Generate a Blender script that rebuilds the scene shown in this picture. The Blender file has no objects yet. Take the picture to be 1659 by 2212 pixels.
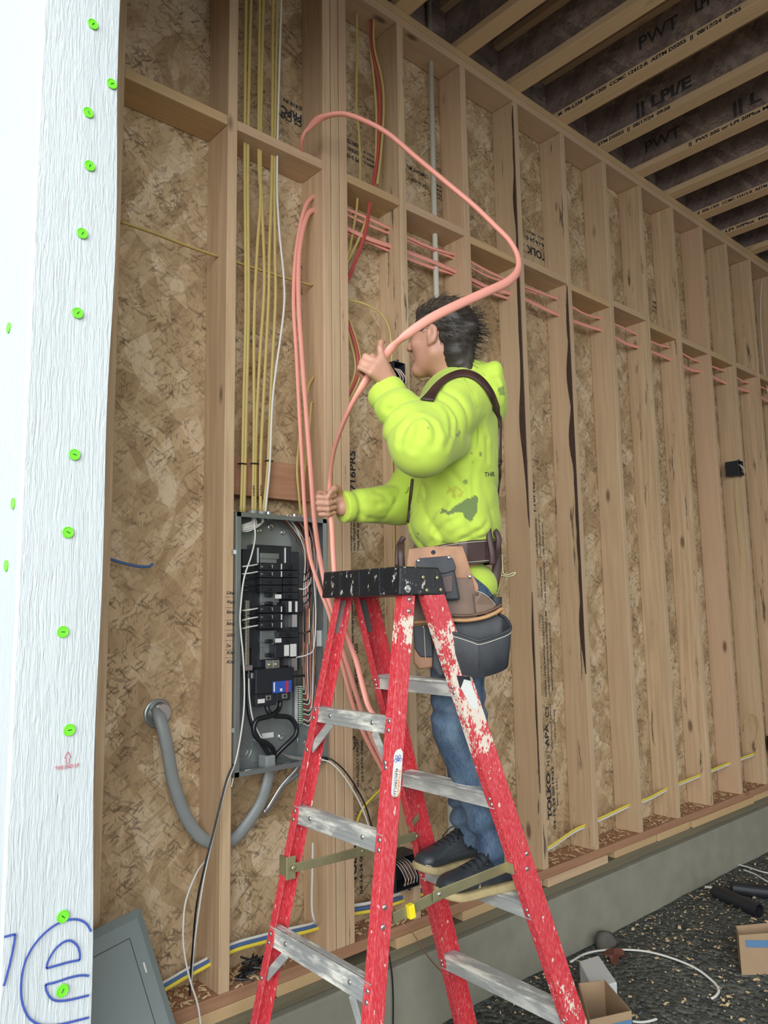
import bpy, bmesh, math, random
import numpy as np
from mathutils import Vector, Matrix, noise as mnoise
random.seed(7); rng = np.random.default_rng(5)
D = bpy.data; SC = bpy.context.scene; COL = SC.collection
# ------------------------------------------------------------ exposure and light levels
EXPO = 0.50; SKYS = 1.0; SUNE = 0.0; SUND = (.5, .3, -1); AREAE = 360; AREAP = (-3.0, -4.4, 3.0)
# ------------------------------------------------------------ camera
FPX = 1662.27; PW, PH = 1659., 2212.
CAM = np.array([0., -2.2166, 1.62])
YAW, PIT, ROL = math.radians(48.145), math.radians(7.376), math.radians(-0.909)
_f = np.array([math.cos(YAW)*math.cos(PIT), math.sin(YAW)*math.cos(PIT), math.sin(PIT)])
_r = np.array([math.sin(YAW), -math.cos(YAW), 0.]); _u = np.cross(_r, _f)
CR = math.cos(ROL)*_r + math.sin(ROL)*_u; CU = -math.sin(ROL)*_r + math.cos(ROL)*_u; CF = _f
cd = D.cameras.new('camera'); cam = D.objects.new('camera', cd); COL.objects.link(cam)
cd.sensor_fit = 'VERTICAL'; cd.sensor_height = 36.0; cd.lens = FPX/PH*36.0; cd.clip_start = 0.02
cam.matrix_world = Matrix(((CR[0], CU[0], -CF[0], CAM[0]), (CR[1], CU[1], -CF[1], CAM[1]), (CR[2], CU[2], -CF[2], CAM[2]), (0, 0, 0, 1)))
SC.camera = cam
# ------------------------------------------------------------ light: overcast daylight through the garage door opening
SC.view_settings.view_transform = 'Standard'; SC.view_settings.look = 'None'
SC.view_settings.gamma = 1.0; SC.view_settings.exposure = EXPO
W = D.worlds.new('sky'); SC.world = W; W.use_nodes = True
wn = W.node_tree.nodes; wl = W.node_tree.links; wn.clear()
wo_ = wn.new('ShaderNodeOutputWorld'); bg = wn.new('ShaderNodeBackground'); bg.inputs['Strength'].default_value = SKYS
wtc = wn.new('ShaderNodeTexCoord'); wsp = wn.new('ShaderNodeSeparateXYZ'); wr = wn.new('ShaderNodeValToRGB')
wl.new(wtc.outputs['Generated'], wsp.inputs[0]); wl.new(wsp.outputs['Z'], wr.inputs[0]); wl.new(wr.outputs[0], bg.inputs[0]); wl.new(bg.outputs[0], wo_.inputs[0])
wr.color_ramp.elements[0].position = 0.0; wr.color_ramp.elements[0].color = (.45, .47, .48, 1)
wr.color_ramp.elements[1].position = 0.12; wr.color_ramp.elements[1].color = (.95, .98, 1.0, 1)
e = wr.color_ramp.elements.new(1.0); e.color = (.80, .92, 1.0, 1)
sl = D.lights.new('sun', 'SUN'); sl.energy = SUNE; sl.angle = math.radians(40); sl.color = (1, .98, .94)
so = D.objects.new('sun', sl); COL.objects.link(so)
so.rotation_euler = Vector(SUND).to_track_quat('-Z', 'Y').to_euler()
def door_glow():                                       # the bright overcast yard outside the opening
    al = D.lights.new('yard_daylight', 'AREA'); al.shape = 'RECTANGLE'; al.size = 6.0; al.size_y = 4.0; al.energy = AREAE; al.color = (.93, .97, 1.0)
    ao = D.objects.new('yard_daylight', al); COL.objects.link(ao); ao.location = AREAP
    ao.rotation_euler = (Vector((1.9, -.5, 1.5)) - Vector(ao.location)).to_track_quat('-Z', 'Y').to_euler()
door_glow()
# ------------------------------------------------------------ pixel -> point on a plane of the place
def _ray(p): return (p[0]-PW/2)/FPX*CR - (p[1]-PH/2)/FPX*CU + CF
def atY(x, y, Y): d = _ray((x, y)); return CAM + d*((Y-CAM[1])/d[1])
def atX(x, y, X): d = _ray((x, y)); return CAM + d*((X-CAM[0])/d[0])
def atZ(x, y, Z): d = _ray((x, y)); return CAM + d*((Z-CAM[2])/d[2])
# ------------------------------------------------------------ object helpers
WO = {}
def link(o, loc, parent):
    COL.objects.link(o)
    if parent is not None:
        o.parent = parent; o.location = Vector(loc) - WO[parent.name]
    else: o.location = loc
    WO[o.name] = Vector(loc)
    return o
def thing(name, label, cat, loc, group=None):
    o = D.objects.new(name, None); link(o, loc, None); o.empty_display_size = .05
    return tag(o, label, cat, group)
def tag(o, label, cat, group=None):
    o['label'] = label; o['category'] = cat
    if group: o['group'] = group
    return o
def lab(o, label): o['label'] = label; return o
def struct(o): o['kind'] = 'structure'; return o
class MB:
    def __init__(s): s.v = []; s.f = []; s.mi = []
    def add(s, vs, fs, mi=0):
        n = len(s.v); s.v += [tuple(map(float, v)) for v in vs]; s.f += [tuple(n+i for i in f) for f in fs]; s.mi += [mi]*len(fs); return s
    def box(s, lo, hi, mi=0):
        x0, y0, z0 = lo; x1, y1, z1 = hi
        return s.add([(x0,y0,z0),(x1,y0,z0),(x1,y1,z0),(x0,y1,z0),(x0,y0,z1),(x1,y0,z1),(x1,y1,z1),(x0,y1,z1)],
                     [(0,3,2,1),(4,5,6,7),(0,1,5,4),(1,2,6,5),(2,3,7,6),(3,0,4,7)], mi)
    def obox(s, c, a, b, d, mi=0):                      # centre + three half-axis vectors
        c, a, b, d = map(np.array, (c, a, b, d)); vs = []
        for k in (-1, 1):
            for i, j in ((-1,-1),(1,-1),(1,1),(-1,1)): vs.append(c+i*a+j*b+k*d)
        return s.add(vs, [(0,3,2,1),(4,5,6,7),(0,1,5,4),(1,2,6,5),(2,3,7,6),(3,0,4,7)], mi)
    def prism(s, poly, d, mi=0):                        # polygon of 3D points swept by d
        n = len(poly); d = np.array(d); p = [np.array(q, float) for q in poly]
        return s.add(p+[q+d for q in p], [tuple(range(n))[::-1], tuple(range(n, 2*n))]+[(i, (i+1) % n, n+(i+1) % n, n+i) for i in range(n)], mi)
    def sweep(s, pts, prof, up=None, closed=False, mi=0, scale=None):
        pts = [np.array(p, float) for p in pts]; n = len(pts); m = len(prof); rings = []
        t0 = pts[1]-pts[0]; t0 /= np.linalg.norm(t0)
        ref = np.array(up if up is not None else ((0, 0, 1) if abs(t0[2]) < .9 else (1, 0, 0)), float)
        for i in range(n):
            t = pts[min(i+1, n-1)]-pts[max(i-1, 0)]; t /= max(np.linalg.norm(t), 1e-9)
            a = ref - t*ref.dot(t); a /= max(np.linalg.norm(a), 1e-9); b = np.cross(t, a)
            if up is None: ref = a
            k = 1 if scale is None else scale[i]
            rings.append([pts[i]+k*(x*b+y*a) for x, y in prof])
        vs = [v for r in rings for v in r]; fs = []
        for i in range(n-1):
            for j in range(m): fs.append((i*m+j, i*m+(j+1) % m, (i+1)*m+(j+1) % m, (i+1)*m+j))
        fs += [tuple(range(m))[::-1], tuple(range((n-1)*m, n*m))]
        return s.add(vs, fs, mi)
    def tube(s, pts, w, h=None, up=None, k=10, mi=0, scale=None):
        h = h or w
        return s.sweep(pts, [(w*math.cos(2*math.pi*i/k), h*math.sin(2*math.pi*i/k)) for i in range(k)], up, mi=mi, scale=scale)
    def cyl(s, a, b, r, k=16, mi=0): return s.tube([a, b], r, k=k, mi=mi)
    def lathe(s, c, ax, prof, k=20, mi=0):              # prof: (distance along ax, radius)
        ax = np.array(ax, float); ax /= np.linalg.norm(ax); c = np.array(c, float)
        r = np.array((0, 0, 1.)) if abs(ax[2]) < .9 else np.array((1., 0, 0)); a = np.cross(ax, r); a /= np.linalg.norm(a); b = np.cross(ax, a)
        vs = [c+ax*d+q*(a*math.cos(2*math.pi*i/k)+b*math.sin(2*math.pi*i/k)) for d, q in prof for i in range(k)]; m = len(prof)
        fs = [(i*k+j, i*k+(j+1) % k, (i+1)*k+(j+1) % k, (i+1)*k+j) for i in range(m-1) for j in range(k)]+[tuple(range(k))[::-1], tuple(range((m-1)*k, m*k))]
        return s.add(vs, fs, mi)
    def build(s, name, mat, parent=None, origin=None, smooth=False, bevel=0, recalc=True):
        v = np.array(s.v)
        if origin is None:
            origin = WO[parent.name] if parent is not None else Vector(((v[:,0].min()+v[:,0].max())/2, (v[:,1].min()+v[:,1].max())/2, v[:,2].min()))
        me = D.meshes.new(name); me.from_pydata([tuple(q) for q in (v-np.array(origin))], [], s.f)
        for m in (mat if isinstance(mat, (list, tuple)) else [mat]): me.materials.append(m)
        me.polygons.foreach_set('material_index', s.mi)
        if recalc:
            bm = bmesh.new(); bm.from_mesh(me); bmesh.ops.recalc_face_normals(bm, faces=bm.faces); bm.to_mesh(me); bm.free()
        if smooth: me.shade_smooth()
        me.update()
        o = D.objects.new(name, me); link(o, origin, parent)
        if bevel:
            b = o.modifiers.new('bevel', 'BEVEL'); b.width = bevel; b.segments = 2; b.limit_method = 'ANGLE'; b.angle_limit = .9
        return o
def smooth_path(pts, n=8):                             # Catmull-Rom through points
    P = [np.array(p, float) for p in pts]; P = [2*P[0]-P[1]]+P+[2*P[-1]-P[-2]]; o = []
    for i in range(1, len(P)-2):
        for j in range(n):
            t = j/n; a, b, c, d = P[i-1:i+3]
            o.append(.5*((2*b)+(-a+c)*t+(2*a-5*b+4*c-d)*t*t+(-a+3*b-3*c+d)*t**3))
    o.append(P[-2]); return o
def text_mesh(name, s, mat, parent, origin, xdir, ydir, size=None, length=None, depth=.0004, bold=.0, align='LEFT', shear=0, squeeze=1.0):
    cu = D.curves.new('t', 'FONT'); cu.body = s; cu.size = 1.0; cu.extrude = 0.0; cu.offset = bold; cu.align_x = align; cu.shear = shear; cu.resolution_u = 3
    t = D.objects.new('t', cu); COL.objects.link(t); dg = bpy.context.evaluated_depsgraph_get()
    me = D.meshes.new_from_object(t.evaluated_get(dg)); D.objects.remove(t); D.curves.remove(cu)
    n = len(me.vertices); co = np.zeros(n*3); me.vertices.foreach_get('co', co); co = co.reshape(-1, 3)
    w = co[:,0].max()-co[:,0].min()
    if size is None: size = length/w
    sx = size if length is None else length/w
    if length is not None: sx = length/w
    xd = np.array(xdir, float); xd /= np.linalg.norm(xd); yd = np.array(ydir, float); yd /= np.linalg.norm(yd); zd = np.cross(xd, yd)
    org = np.array(origin, float); base = np.array(WO[parent.name])
    fr = [tuple(p.vertices) for p in me.polygons]
    A = org + co[:,0:1]*sx*xd + co[:,1:2]*size*squeeze*yd
    m = MB(); m.add(A + zd*depth, fr)
    D.meshes.remove(me)
    return m.build(name, mat, parent, recalc=False)
# ------------------------------------------------------------ materials
class NT:
    def __init__(s, name, rough=.7, metal=0.0, spec=None):
        s.m = D.materials.new(name); s.m.use_nodes = True; s.t = s.m.node_tree; s.n = s.t.nodes; s.l = s.t.links
        s.b = s.n['Principled BSDF']; s.b.inputs['Roughness'].default_value = rough; s.b.inputs['Metallic'].default_value = metal
        if spec is not None: s.b.inputs['Specular IOR Level'].default_value = spec
    def put(s, sock, v):
        if hasattr(v, 'is_output') or isinstance(v, bpy.types.NodeSocket): s.l.new(v, sock)
        elif isinstance(v, (tuple, list)) and len(v) == 3 and sock.type == 'RGBA': sock.default_value = (*v, 1)
        else: sock.default_value = v
    def node(s, typ, out=0, props=None, **inp):
        n = s.n.new(typ)
        for k, v in (props or {}).items(): setattr(n, k, v)
        for k, v in inp.items():
            k = k.replace('_', ' ')
            s.put(n.inputs[int(k[1:])] if k[0] == 'i' and k[1:].isdigit() else n.inputs[k], v)
        return n.outputs[out]
    def coord(s, scale=(1,1,1), rot=(0,0,0), rnd=False, warp=0, wscale=3):
        c = s.node('ShaderNodeTexCoord', out=3)
        if rnd:
            r = s.node('ShaderNodeObjectInfo', out='Random'); k = s.math('MULTIPLY', r, 37.0)
            c = s.node('ShaderNodeVectorMath', props={'operation': 'ADD'}, i0=c, i1=k)
        if warp:
            nz = s.node('ShaderNodeTexNoise', out='Color', Vector=c, Scale=wscale, Detail=2.0)
            nz = s.node('ShaderNodeVectorMath', props={'operation': 'SUBTRACT'}, i0=nz, i1=(.5,.5,.5))
            sc = s.node('ShaderNodeVectorMath', props={'operation': 'SCALE'}, i0=nz, Scale=warp)
            c = s.node('ShaderNodeVectorMath', props={'operation': 'ADD'}, i0=c, i1=sc)
        if rot != (0,0,0): c = s.node('ShaderNodeMapping', Vector=c, Rotation=rot)
        return s.node('ShaderNodeMapping', Vector=c, Scale=scale)
    def noise(s, c, scale=1., detail=4., rough=.55, out='Fac', dist=0.): return s.node('ShaderNodeTexNoise', out=out, Vector=c, Scale=scale, Detail=detail, Roughness=rough, Distortion=dist)
    def vor(s, c, scale=1., out='Distance', feature='F1', rand=1.): return s.node('ShaderNodeTexVoronoi', out=out, props={'feature': feature}, Vector=c, Scale=scale, Randomness=rand)
    def ramp(s, f, stops):
        n = s.n.new('ShaderNodeValToRGB'); s.put(n.inputs[0], f); cr = n.color_ramp
        while len(cr.elements) < len(stops): cr.elements.new(.5)
        for e_, (p, c) in zip(cr.elements, stops): e_.position = p; e_.color = (*c, 1) if isinstance(c, (tuple, list)) else (c, c, c, 1)
        return n.outputs[0]
    def mix(s, f, a, b, mode='MIX'):
        n = s.n.new('ShaderNodeMix'); n.data_type = 'RGBA'; n.blend_type = mode
        s.put(n.inputs[0], f); s.put(n.inputs[6], a); s.put(n.inputs[7], b); return n.outputs[2]
    def math(s, op, a, b=0.0, c=0.0, clamp=False):
        n = s.n.new('ShaderNodeMath'); n.operation = op; n.use_clamp = clamp; s.put(n.inputs[0], a); s.put(n.inputs[1], b); s.put(n.inputs[2], c); return n.outputs[0]
    def sep(s, c, ax): return s.node('ShaderNodeSeparateXYZ', out=ax, Vector=c)
    def bump(s, h, strength=.3, dist=.002): s.put(s.b.inputs['Normal'], s.node('ShaderNodeBump', Height=h, Strength=strength, Distance=dist))
    def base(s, c): s.put(s.b.inputs['Base Color'], c); return s
def flat(name, col, rough=.6, metal=0., var=.12, scale=30., bump=0., bd=.001):
    n = NT(name, rough, metal); c = n.coord(); f = n.noise(c, scale, 5)
    n.base(n.mix(f, tuple(x*(1-var) for x in col), tuple(min(1, x*(1+var)) for x in col)))
    if bump: n.bump(n.noise(c, scale*2, 4), bump, bd)
    return n.m
def wood(name, axis, light, dark, pink, knots=1., stain=0., rough=.75):
    n = NT(name, rough); A = 'xyz'.index(axis)
    sc = [55., 55., 55.]; sc[A] = 2.2
    c = n.coord(tuple(sc), rnd=True, warp=.02, wscale=2.5); g = n.noise(c, 1., 5, .6)
    sc2 = [14., 14., 14.]; sc2[A] = .9
    g2 = n.noise(n.coord(tuple(sc2), rnd=True, warp=.05, wscale=2.), 1., 2, .5, dist=.6)
    col = n.mix(n.ramp(g, [(.35, 0.), (.65, 1.)]), dark, light)
    col = n.mix(n.math('MULTIPLY', n.ramp(g2, [(.35, 0.), (.7, 1.)]), .55), col, pink)
    rn = n.node('ShaderNodeObjectInfo', out='Random')
    col = n.mix(n.math('MULTIPLY', rn, .75), col, pink)
    rn2 = n.math('FRACT', n.math('MULTIPLY', rn, 7.31))
    col = n.mix(n.math('MULTIPLY', rn2, .45), col, tuple(x*.72 for x in light))
    sk = [7., 7., 7.]; sk[A] = 2.6
    d = n.vor(n.coord(tuple(sk), rnd=True, warp=.01), 1.)
    keep = n.ramp(n.node('ShaderNodeTexVoronoi', out='Color', Vector=n.coord(tuple(sk), rnd=True, warp=.01), Scale=1.), [(.45, 0.), (.5, 1.)])
    k = n.math('MULTIPLY', n.ramp(d, [(.06, 1.), (.095, .4), (.13, 0.)]), keep)
    col = n.mix(n.math('MULTIPLY', k, .75*knots), col, (.075, .032, .014))
    if stain:
        ss = [18., 18., 18.]; ss[A] = 2.2
        st = n.ramp(n.noise(n.coord(tuple(ss), rnd=True), 1., 5, .7), [(.60, 0.), (.66, 1.)])
        col = n.mix(n.math('MULTIPLY', st, stain), col, (.055, .042, .032))
    n.base(col); n.bump(g, .25, .001); return n.m
def osb(name, plane, cols, dark, spk=1.):
    n = NT(name, .8); rt = (lambda a: (0, a, 0)) if plane == 'xz' else (lambda a: (0, 0, a)) if plane == 'xy' else (lambda a: (a, 0, 0))
    def sc(a, b): return {'xz': (a, 6, b), 'xy': (a, b, 6), 'yz': (6, a, b)}[plane]
    warp = dict(warp=.03, wscale=9.)
    v1 = n.sep(n.vor(n.coord(sc(17, 7), rt(.5), **warp), 1., 'Color'), 'X')
    v2 = n.sep(n.vor(n.coord(sc(8, 22), rt(.9), **warp), 1., 'Color'), 'Y')
    v3 = n.sep(n.vor(n.coord(sc(15, 5), rt(-.7), **warp), 1., 'Color'), 'X')
    m = n.noise(n.coord((3, 3, 3)), 1., 3)
    f = n.math('ADD', n.math('MULTIPLY', v1, .4), n.math('ADD', n.math('MULTIPLY', v2, .3), n.math('MULTIPLY', v3, .3)))
    gr = n.noise(n.coord(sc(160, 20), rt(.6)), 1., 3)
    f = n.math('ADD', f, n.math('MULTIPLY', n.math('SUBTRACT', gr, .5), .22))
    col = n.ramp(f, [(.22, cols[0]), (.42, cols[1]), (.6, cols[2]), (.8, cols[3])])
    col = n.mix(n.math('MULTIPLY', n.ramp(m, [(.35, 0.), (.7, 1.)]), .35), col, cols[0])
    dense = n.ramp(n.noise(n.coord((7, 7, 7)), 1., 4, .6), [(.42, .25), (.62, 1.)])
    for a, b, r_, ch, th in ((190, 34, .9, 'X', .90), (40, 170, .5, 'Y', .91), (160, 40, -.8, 'Z', .90), (330, 70, .1, 'X', .90), (120, 22, 1.3, 'Y', .94)):
        q = n.vor(n.coord(sc(a, b), rt(r_), warp=.012, wscale=30.), 1., 'Color')
        s_ = n.ramp(n.sep(q, ch), [(th, 0.), (th+.02, 1.)])
        col = n.mix(n.math('MULTIPLY', n.math('MULTIPLY', s_, dense), .8*spk), col, dark)
    n.base(col); n.bump(f, .35, .002); return n.m
M = {}
WL, WD, WP = (.66, .49, .29), (.44, .29, .155), (.56, .36, .225)
for ax in 'xyz':
    M['wood_'+ax] = wood('bare_lumber_'+ax, ax, WL, WD, WP)
    M['stain_'+ax] = wood('stained_lumber_'+ax, ax, WL, WD, WP, stain=.85)
M['redwood_x'] = wood('reddish_lumber_x', 'x', (.44, .24, .13), (.30, .14, .075), (.42, .20, .11), knots=.5)
M['pale_x'] = wood('pale_lumber_x', 'x', (.62, .43, .22), (.48, .31, .15), (.55, .36, .18), knots=.4)
M['treated_x'] = wood('treated_lumber_x', 'x', (.20, .165, .09), (.12, .10, .06), (.16, .14, .09), knots=.2)
M['flange_y'] = wood('joist_flange', 'y', (.80, .58, .33), (.62, .43, .23), (.70, .47, .27), knots=.4)
M['osb'] = osb('osb_wall', 'xz', ((.36, .24, .125), (.47, .33, .18), (.56, .41, .24), (.68, .53, .35)), (.10, .06, .032), .72)
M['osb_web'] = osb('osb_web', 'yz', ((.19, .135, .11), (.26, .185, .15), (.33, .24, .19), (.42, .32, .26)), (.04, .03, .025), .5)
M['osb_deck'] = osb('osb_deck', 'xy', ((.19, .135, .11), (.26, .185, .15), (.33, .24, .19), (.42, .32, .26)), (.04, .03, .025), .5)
M['concrete'] = flat('stem_concrete', (.25, .24, .185), .9, var=.25, scale=9., bump=.3)
M['ink'] = flat('black_ink', (.02, .022, .028), .8)
M['ink2'] = flat('faded_ink', (.055, .05, .05), .8)
M['green_cap'] = flat('green_plastic', (.17, .72, .03), .4, var=.05)
M['blue_print'] = flat('blue_print', (.05, .09, .36), .6, var=.4, scale=300)
M['red_print'] = flat('red_print', (.55, .06, .09), .6)
M['pvc'] = flat('white_pvc', (.62, .60, .50), .4, var=.06)
M['cyellow'] = flat('yellow_cable', (.52, .39, .13), .5, var=.1)
M['cyellow2'] = flat('bright_yellow_cable', (.75, .60, .06), .5, var=.1)
M['cpink'] = flat('salmon_cable', (.84, .35, .27), .5, var=.07, scale=8)
M['cred'] = flat('red_cable', (.45, .07, .06), .5, var=.1)
M['cwhite'] = flat('white_cable', (.70, .68, .62), .5, var=.06)
M['cblue'] = flat('blue_cable', (.06, .13, .30), .5, var=.1)
M['cblack'] = flat('black_cable', (.012, .013, .015), .35)
M['copper'] = flat('bare_copper', (.45, .22, .13), .4, .8)
M['black_plastic'] = flat('black_plastic', (.018, .02, .024), .45, var=.3)
M['panel_grey'] = flat('grey_panel_steel', (.30, .33, .32), .38, .65, var=.12, scale=6)
M['steel'] = flat('bright_steel', (.62, .62, .60), .28, .9)
M['bronze'] = flat('zinc_steel', (.40, .36, .20), .4, .7, var=.35, scale=12)
M['grey_jacket'] = flat('grey_cable_jacket', (.26, .28, .27), .45, var=.1)
M['cover_grey'] = flat('grey_panel_cover', (.20, .245, .235), .5, var=.06, scale=4)
M['label_white'] = flat('white_label', (.70, .70, .66), .6, var=.08, scale=60)
M['label_blue'] = flat('blue_label', (.03, .09, .42), .5)
M['label_red'] = flat('red_label', (.60, .03, .05), .5)
M['label_orange'] = flat('orange_print', (.75, .28, .08), .6)
M['tape'] = flat('yellow_tape', (.85, .68, .02), .4)
M['cardboard'] = flat('cardboard', (.36, .24, .14), .85, var=.12, scale=12)
M['box_blue'] = flat('blue_box_print', (.09, .20, .34), .7)
M['paper'] = flat('white_paper', (.62, .63, .62), .8, var=.06)
M['rock'] = flat('grey_rock', (.10, .09, .075), .9, var=.3, scale=20, bump=.5, bd=.004)
M['leaf'] = flat('dry_leaf', (.16, .055, .035), .8, var=.3)
M['shaving'] = flat('wood_shavings', (.70, .52, .30), .8, var=.3, scale=60)
M['alu'] = None
def mk_wrap():
    n = NT('house_wrap', .55); c = n.coord((190, 190, 12), warp=.010, wscale=14.)
    a = n.noise(c, 1., 3, .55, dist=.8); c2 = n.coord((28, 28, 5), warp=.05, wscale=5.); b = n.noise(c2, 1., 3)
    h = n.math('ADD', a, n.math('MULTIPLY', b, .6)); n.bump(h, 1.0, .0032)
    n.base((.56, .60, .60)); n.b.inputs['Subsurface Weight'].default_value = 0.0
    return n.m
M['wrap'] = mk_wrap()
def mk_gravel():
    n = NT('gravel_floor', .9); v = n.vor(n.coord((45, 45, 45)), 1., 'Color'); d = n.vor(n.coord((45, 45, 45)), 1.)
    col = n.ramp(n.sep(v, 'X'), [(.0, (.035, .039, .036)), (.5, (.07, .075, .066)), (1., (.15, .15, .125))])
    m = n.noise(n.coord((2.2, 2.2, 2.2)), 1., 5, .65)
    col = n.mix(n.ramp(m, [(.4, 0.), (.7, 1.)]), col, (.075, .075, .06))
    n.base(col); n.bump(n.math('SUBTRACT', 1.0, d), .9, .012); return n.m
M['gravel'] = mk_gravel()
M['stone'] = flat('small_stones', (.095, .10, .088), .85, var=.6, scale=8)
def mk_red(name, lo, hi, amt, base=(.56, .030, .042), seed=0.0):    # red fibreglass; cream paint smears in the height windows (lo, hi)
    n = NT(name, .42); c = n.coord((1, 1, 1), rnd=True)
    z = n.sep(n.node('ShaderNodeTexCoord', out=3), 'Z')
    f = n.noise(n.coord((260, 260, 60)), 1., 2); g = n.noise(n.coord((5, 5, 2)), 1., 4)
    col = n.mix(n.ramp(f, [(.45, 0.), (.72, .6)]), base, (.80, .22, .22))
    col = n.mix(n.math('MULTIPLY', n.ramp(g, [(.4, 0.), (.75, 1.)]), .5), col, (.50, .05, .06))
    sp = n.ramp(n.noise(n.coord((70, 70, 40)), 1., 4, .6), [(.655, 0.), (.68, 1.)])
    col = n.mix(n.math('MULTIPLY', sp, .8), col, (.78, .66, .58))
    for (a, b_), am in zip(zip(lo, hi), amt):
        w = n.math('MULTIPLY', n.node('ShaderNodeMapRange', out=0, i0=z, i1=a-.03, i2=a+.03), n.node('ShaderNodeMapRange', out=0, i0=z, i1=b_+.03, i2=b_-.03))
        q = n.math('ADD', n.noise(n.coord((30, 30, 16)), 1., 6, .72), n.math('MULTIPLY', n.math('SUBTRACT', n.noise(n.coord((170, 170, 110)), 1., 3, .6), .5), .55))
        s_ = n.ramp(n.math('ADD', q, n.math('MULTIPLY', w, am)), [(.84, 0.), (.87, 1.)])
        col = n.mix(n.math('MULTIPLY', s_, .92), col, (.74, .68, .55))
    n.base(col); n.bump(f, .15, .001); return n.m
M['red'] = mk_red('red_fibreglass', (), (), ())
M['red_smear'] = mk_red('red_fibreglass_paint_smeared', (1.22, .30), (1.60, .62), (.37, .27))
M['red_smear2'] = mk_red('red_fibreglass_paint_spots', (1.52,), (1.62,), (.38,))
def mk_alu(name, dirt):
    n = NT(name, .45, .75); c = n.coord((60, 60, 60)); f = n.noise(n.coord((30, 8, 30)), 1., 5, .65)
    n.base(n.mix(n.ramp(f, [(.45, 0.), (.62, dirt)]), (.46, .47, .45), (.78, .76, .66)))
    n.put(n.b.inputs['Metallic'], n.ramp(f, [(.45, .45), (.62, .45-.4*dirt)])); n.bump(f, .2, .001); return n.m
M['alu'] = mk_alu('aluminium', .5); M['alu_dirty'] = mk_alu('paint_dusted_aluminium', .95)
def mk_cap():
    n = NT('black_ladder_cap_plastic', .28); f = n.noise(n.coord((45, 45, 22)), 1., 6, .75)
    n.base(n.mix(n.ramp(f, [(.60, 0.), (.63, .9)]), (.014, .015, .017), (.66, .64, .56))); n.bump(f, .5, .004); return n.m
M['cap'] = mk_cap()
# ============================================================ STRUCTURE
X0, X1 = .505, 9.2                     # outside face of the front wall, end of garage
ZP0, ZP1 = .433, .471                  # bottom plate
ZS = 4.169                             # stud tops
ZJ = 4.245                             # joist bearing height
DEP = .14
# floor: gravel, a little higher along the wall
def floor_z(x, y):
    t = min(1, max(0, (y+1.1)/.9)); return .09*t*t*(3-2*t) + .012*mnoise.noise(Vector((x*2.1, y*2.1, 0))) + .004*mnoise.noise(Vector((x*11, y*11, 3)))
b = MB(); gx = list(np.arange(-6, X0-.01, .35))+list(np.arange(.5, 7, .045))+list(np.arange(7, 9.6, .2)); gy = list(np.arange(-6.2, -2.2, .3))+list(np.arange(-2.2, .25, .045))
vs = [(x, y, floor_z(x, y)) for x in gx for y in gy]; ny = len(gy)
b.add(vs, [(i*ny+j, (i+1)*ny+j, (i+1)*ny+j+1, i*ny+j+1) for i in range(len(gx)-1) for j in range(ny-1)])
struct(b.build('floor', M['gravel'], origin=Vector((0, 0, 0)), smooth=True, recalc=False))
# side wall: OSB sheathing (behind the studs)
ws = struct(MB().box((.69, DEP, .40), (X1, DEP+.012, 4.56)).build('wall_side', M['osb']))
# concrete stem wall
struct(MB().box((.69, -.028, -.12), (X1, .17, .352)).build('wall_stem_concrete', M['concrete'], bevel=.006))
# ceiling deck, rim
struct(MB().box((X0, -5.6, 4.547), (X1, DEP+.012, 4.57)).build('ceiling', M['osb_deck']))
# front wall with the door opening; outside face x=.505
fw = MB(); fw.box((X0+.012, -.488, -.05), (.685, .30, 3.40)).box((X0+.012, -5.6, 3.40), (.685, .30, 4.6)).box((X0+.012, -5.6, -.05), (.685, -4.9, 3.40))
fwo = struct(fw.build('wall_front', M['osb_web']))
struct(MB().box((X1, -5.6, 0), (X1+.1, .3, 4.6)).build('wall_back', M['osb_web']))
# house wrap over outside face, return and reveal of the opening
hw = MB(); t_ = .004
def wob(z): return .004*math.sin(z*3.1)+.003*math.sin(z*7.7+1)
zs = np.linspace(-.05, 3.40, 60); vv = []; ff = []
prof = lambda z: [(X0, .30), (X0, -.40), (X0-.001, -.492), (X0+.004, -.5), (.60, -.5-.002*math.sin(z*5)), (.684+wob(z), -.5), (.686+wob(z), -.497), (.684+wob(z), -.489), (X0+.012, -.488), (X0+.012, .30)]
for z in zs: vv += [(x, y, z) for x, y in prof(z)]
for i in range(len(zs)-1):
    for j in range(10): ff.append((i*10+j, i*10+(j+1) % 10, (i+1)*10+(j+1) % 10, (i+1)*10+j))
hw.add(vv, ff); hw.box((X0, -5.6, 3.40), (X0+.012, .30, 4.6)); hw.box((X0, -5.6, 3.395), (.685, -.5, 3.40)); hw.box((X0, -5.6, -.05), (X0+.012, -4.9, 3.4))
wrap = tag(hw.build('house_wrap', M['wrap']), 'white crinkled house wrap fastened round the edge of the door opening', 'house wrap')
wy = -.5045
def onjamb(x, y): return atY(x, y, wy)
a_ = onjamb(118, 1665)
text_mesh('printed_text', 'THIS END UP', M['red_print'], wrap, onjamb(118, 1664), (1, 0, 0), (0, 0, 1), length=onjamb(171, 1664)[0]-a_[0], depth=.0006, bold=.006, size=.0110)
ar = [(147, 1624), (154, 1637), (150, 1637), (150, 1650), (143, 1650), (143, 1637), (139, 1638), (147, 1624)]
MB().sweep([onjamb(*p) for p in ar], [(-.0006, 0), (.0006, 0), (.0006, .0006), (-.0006, .0006)], up=(0, -1, 0)).build('printed_arrow', M['red_print'], wrap)
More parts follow.
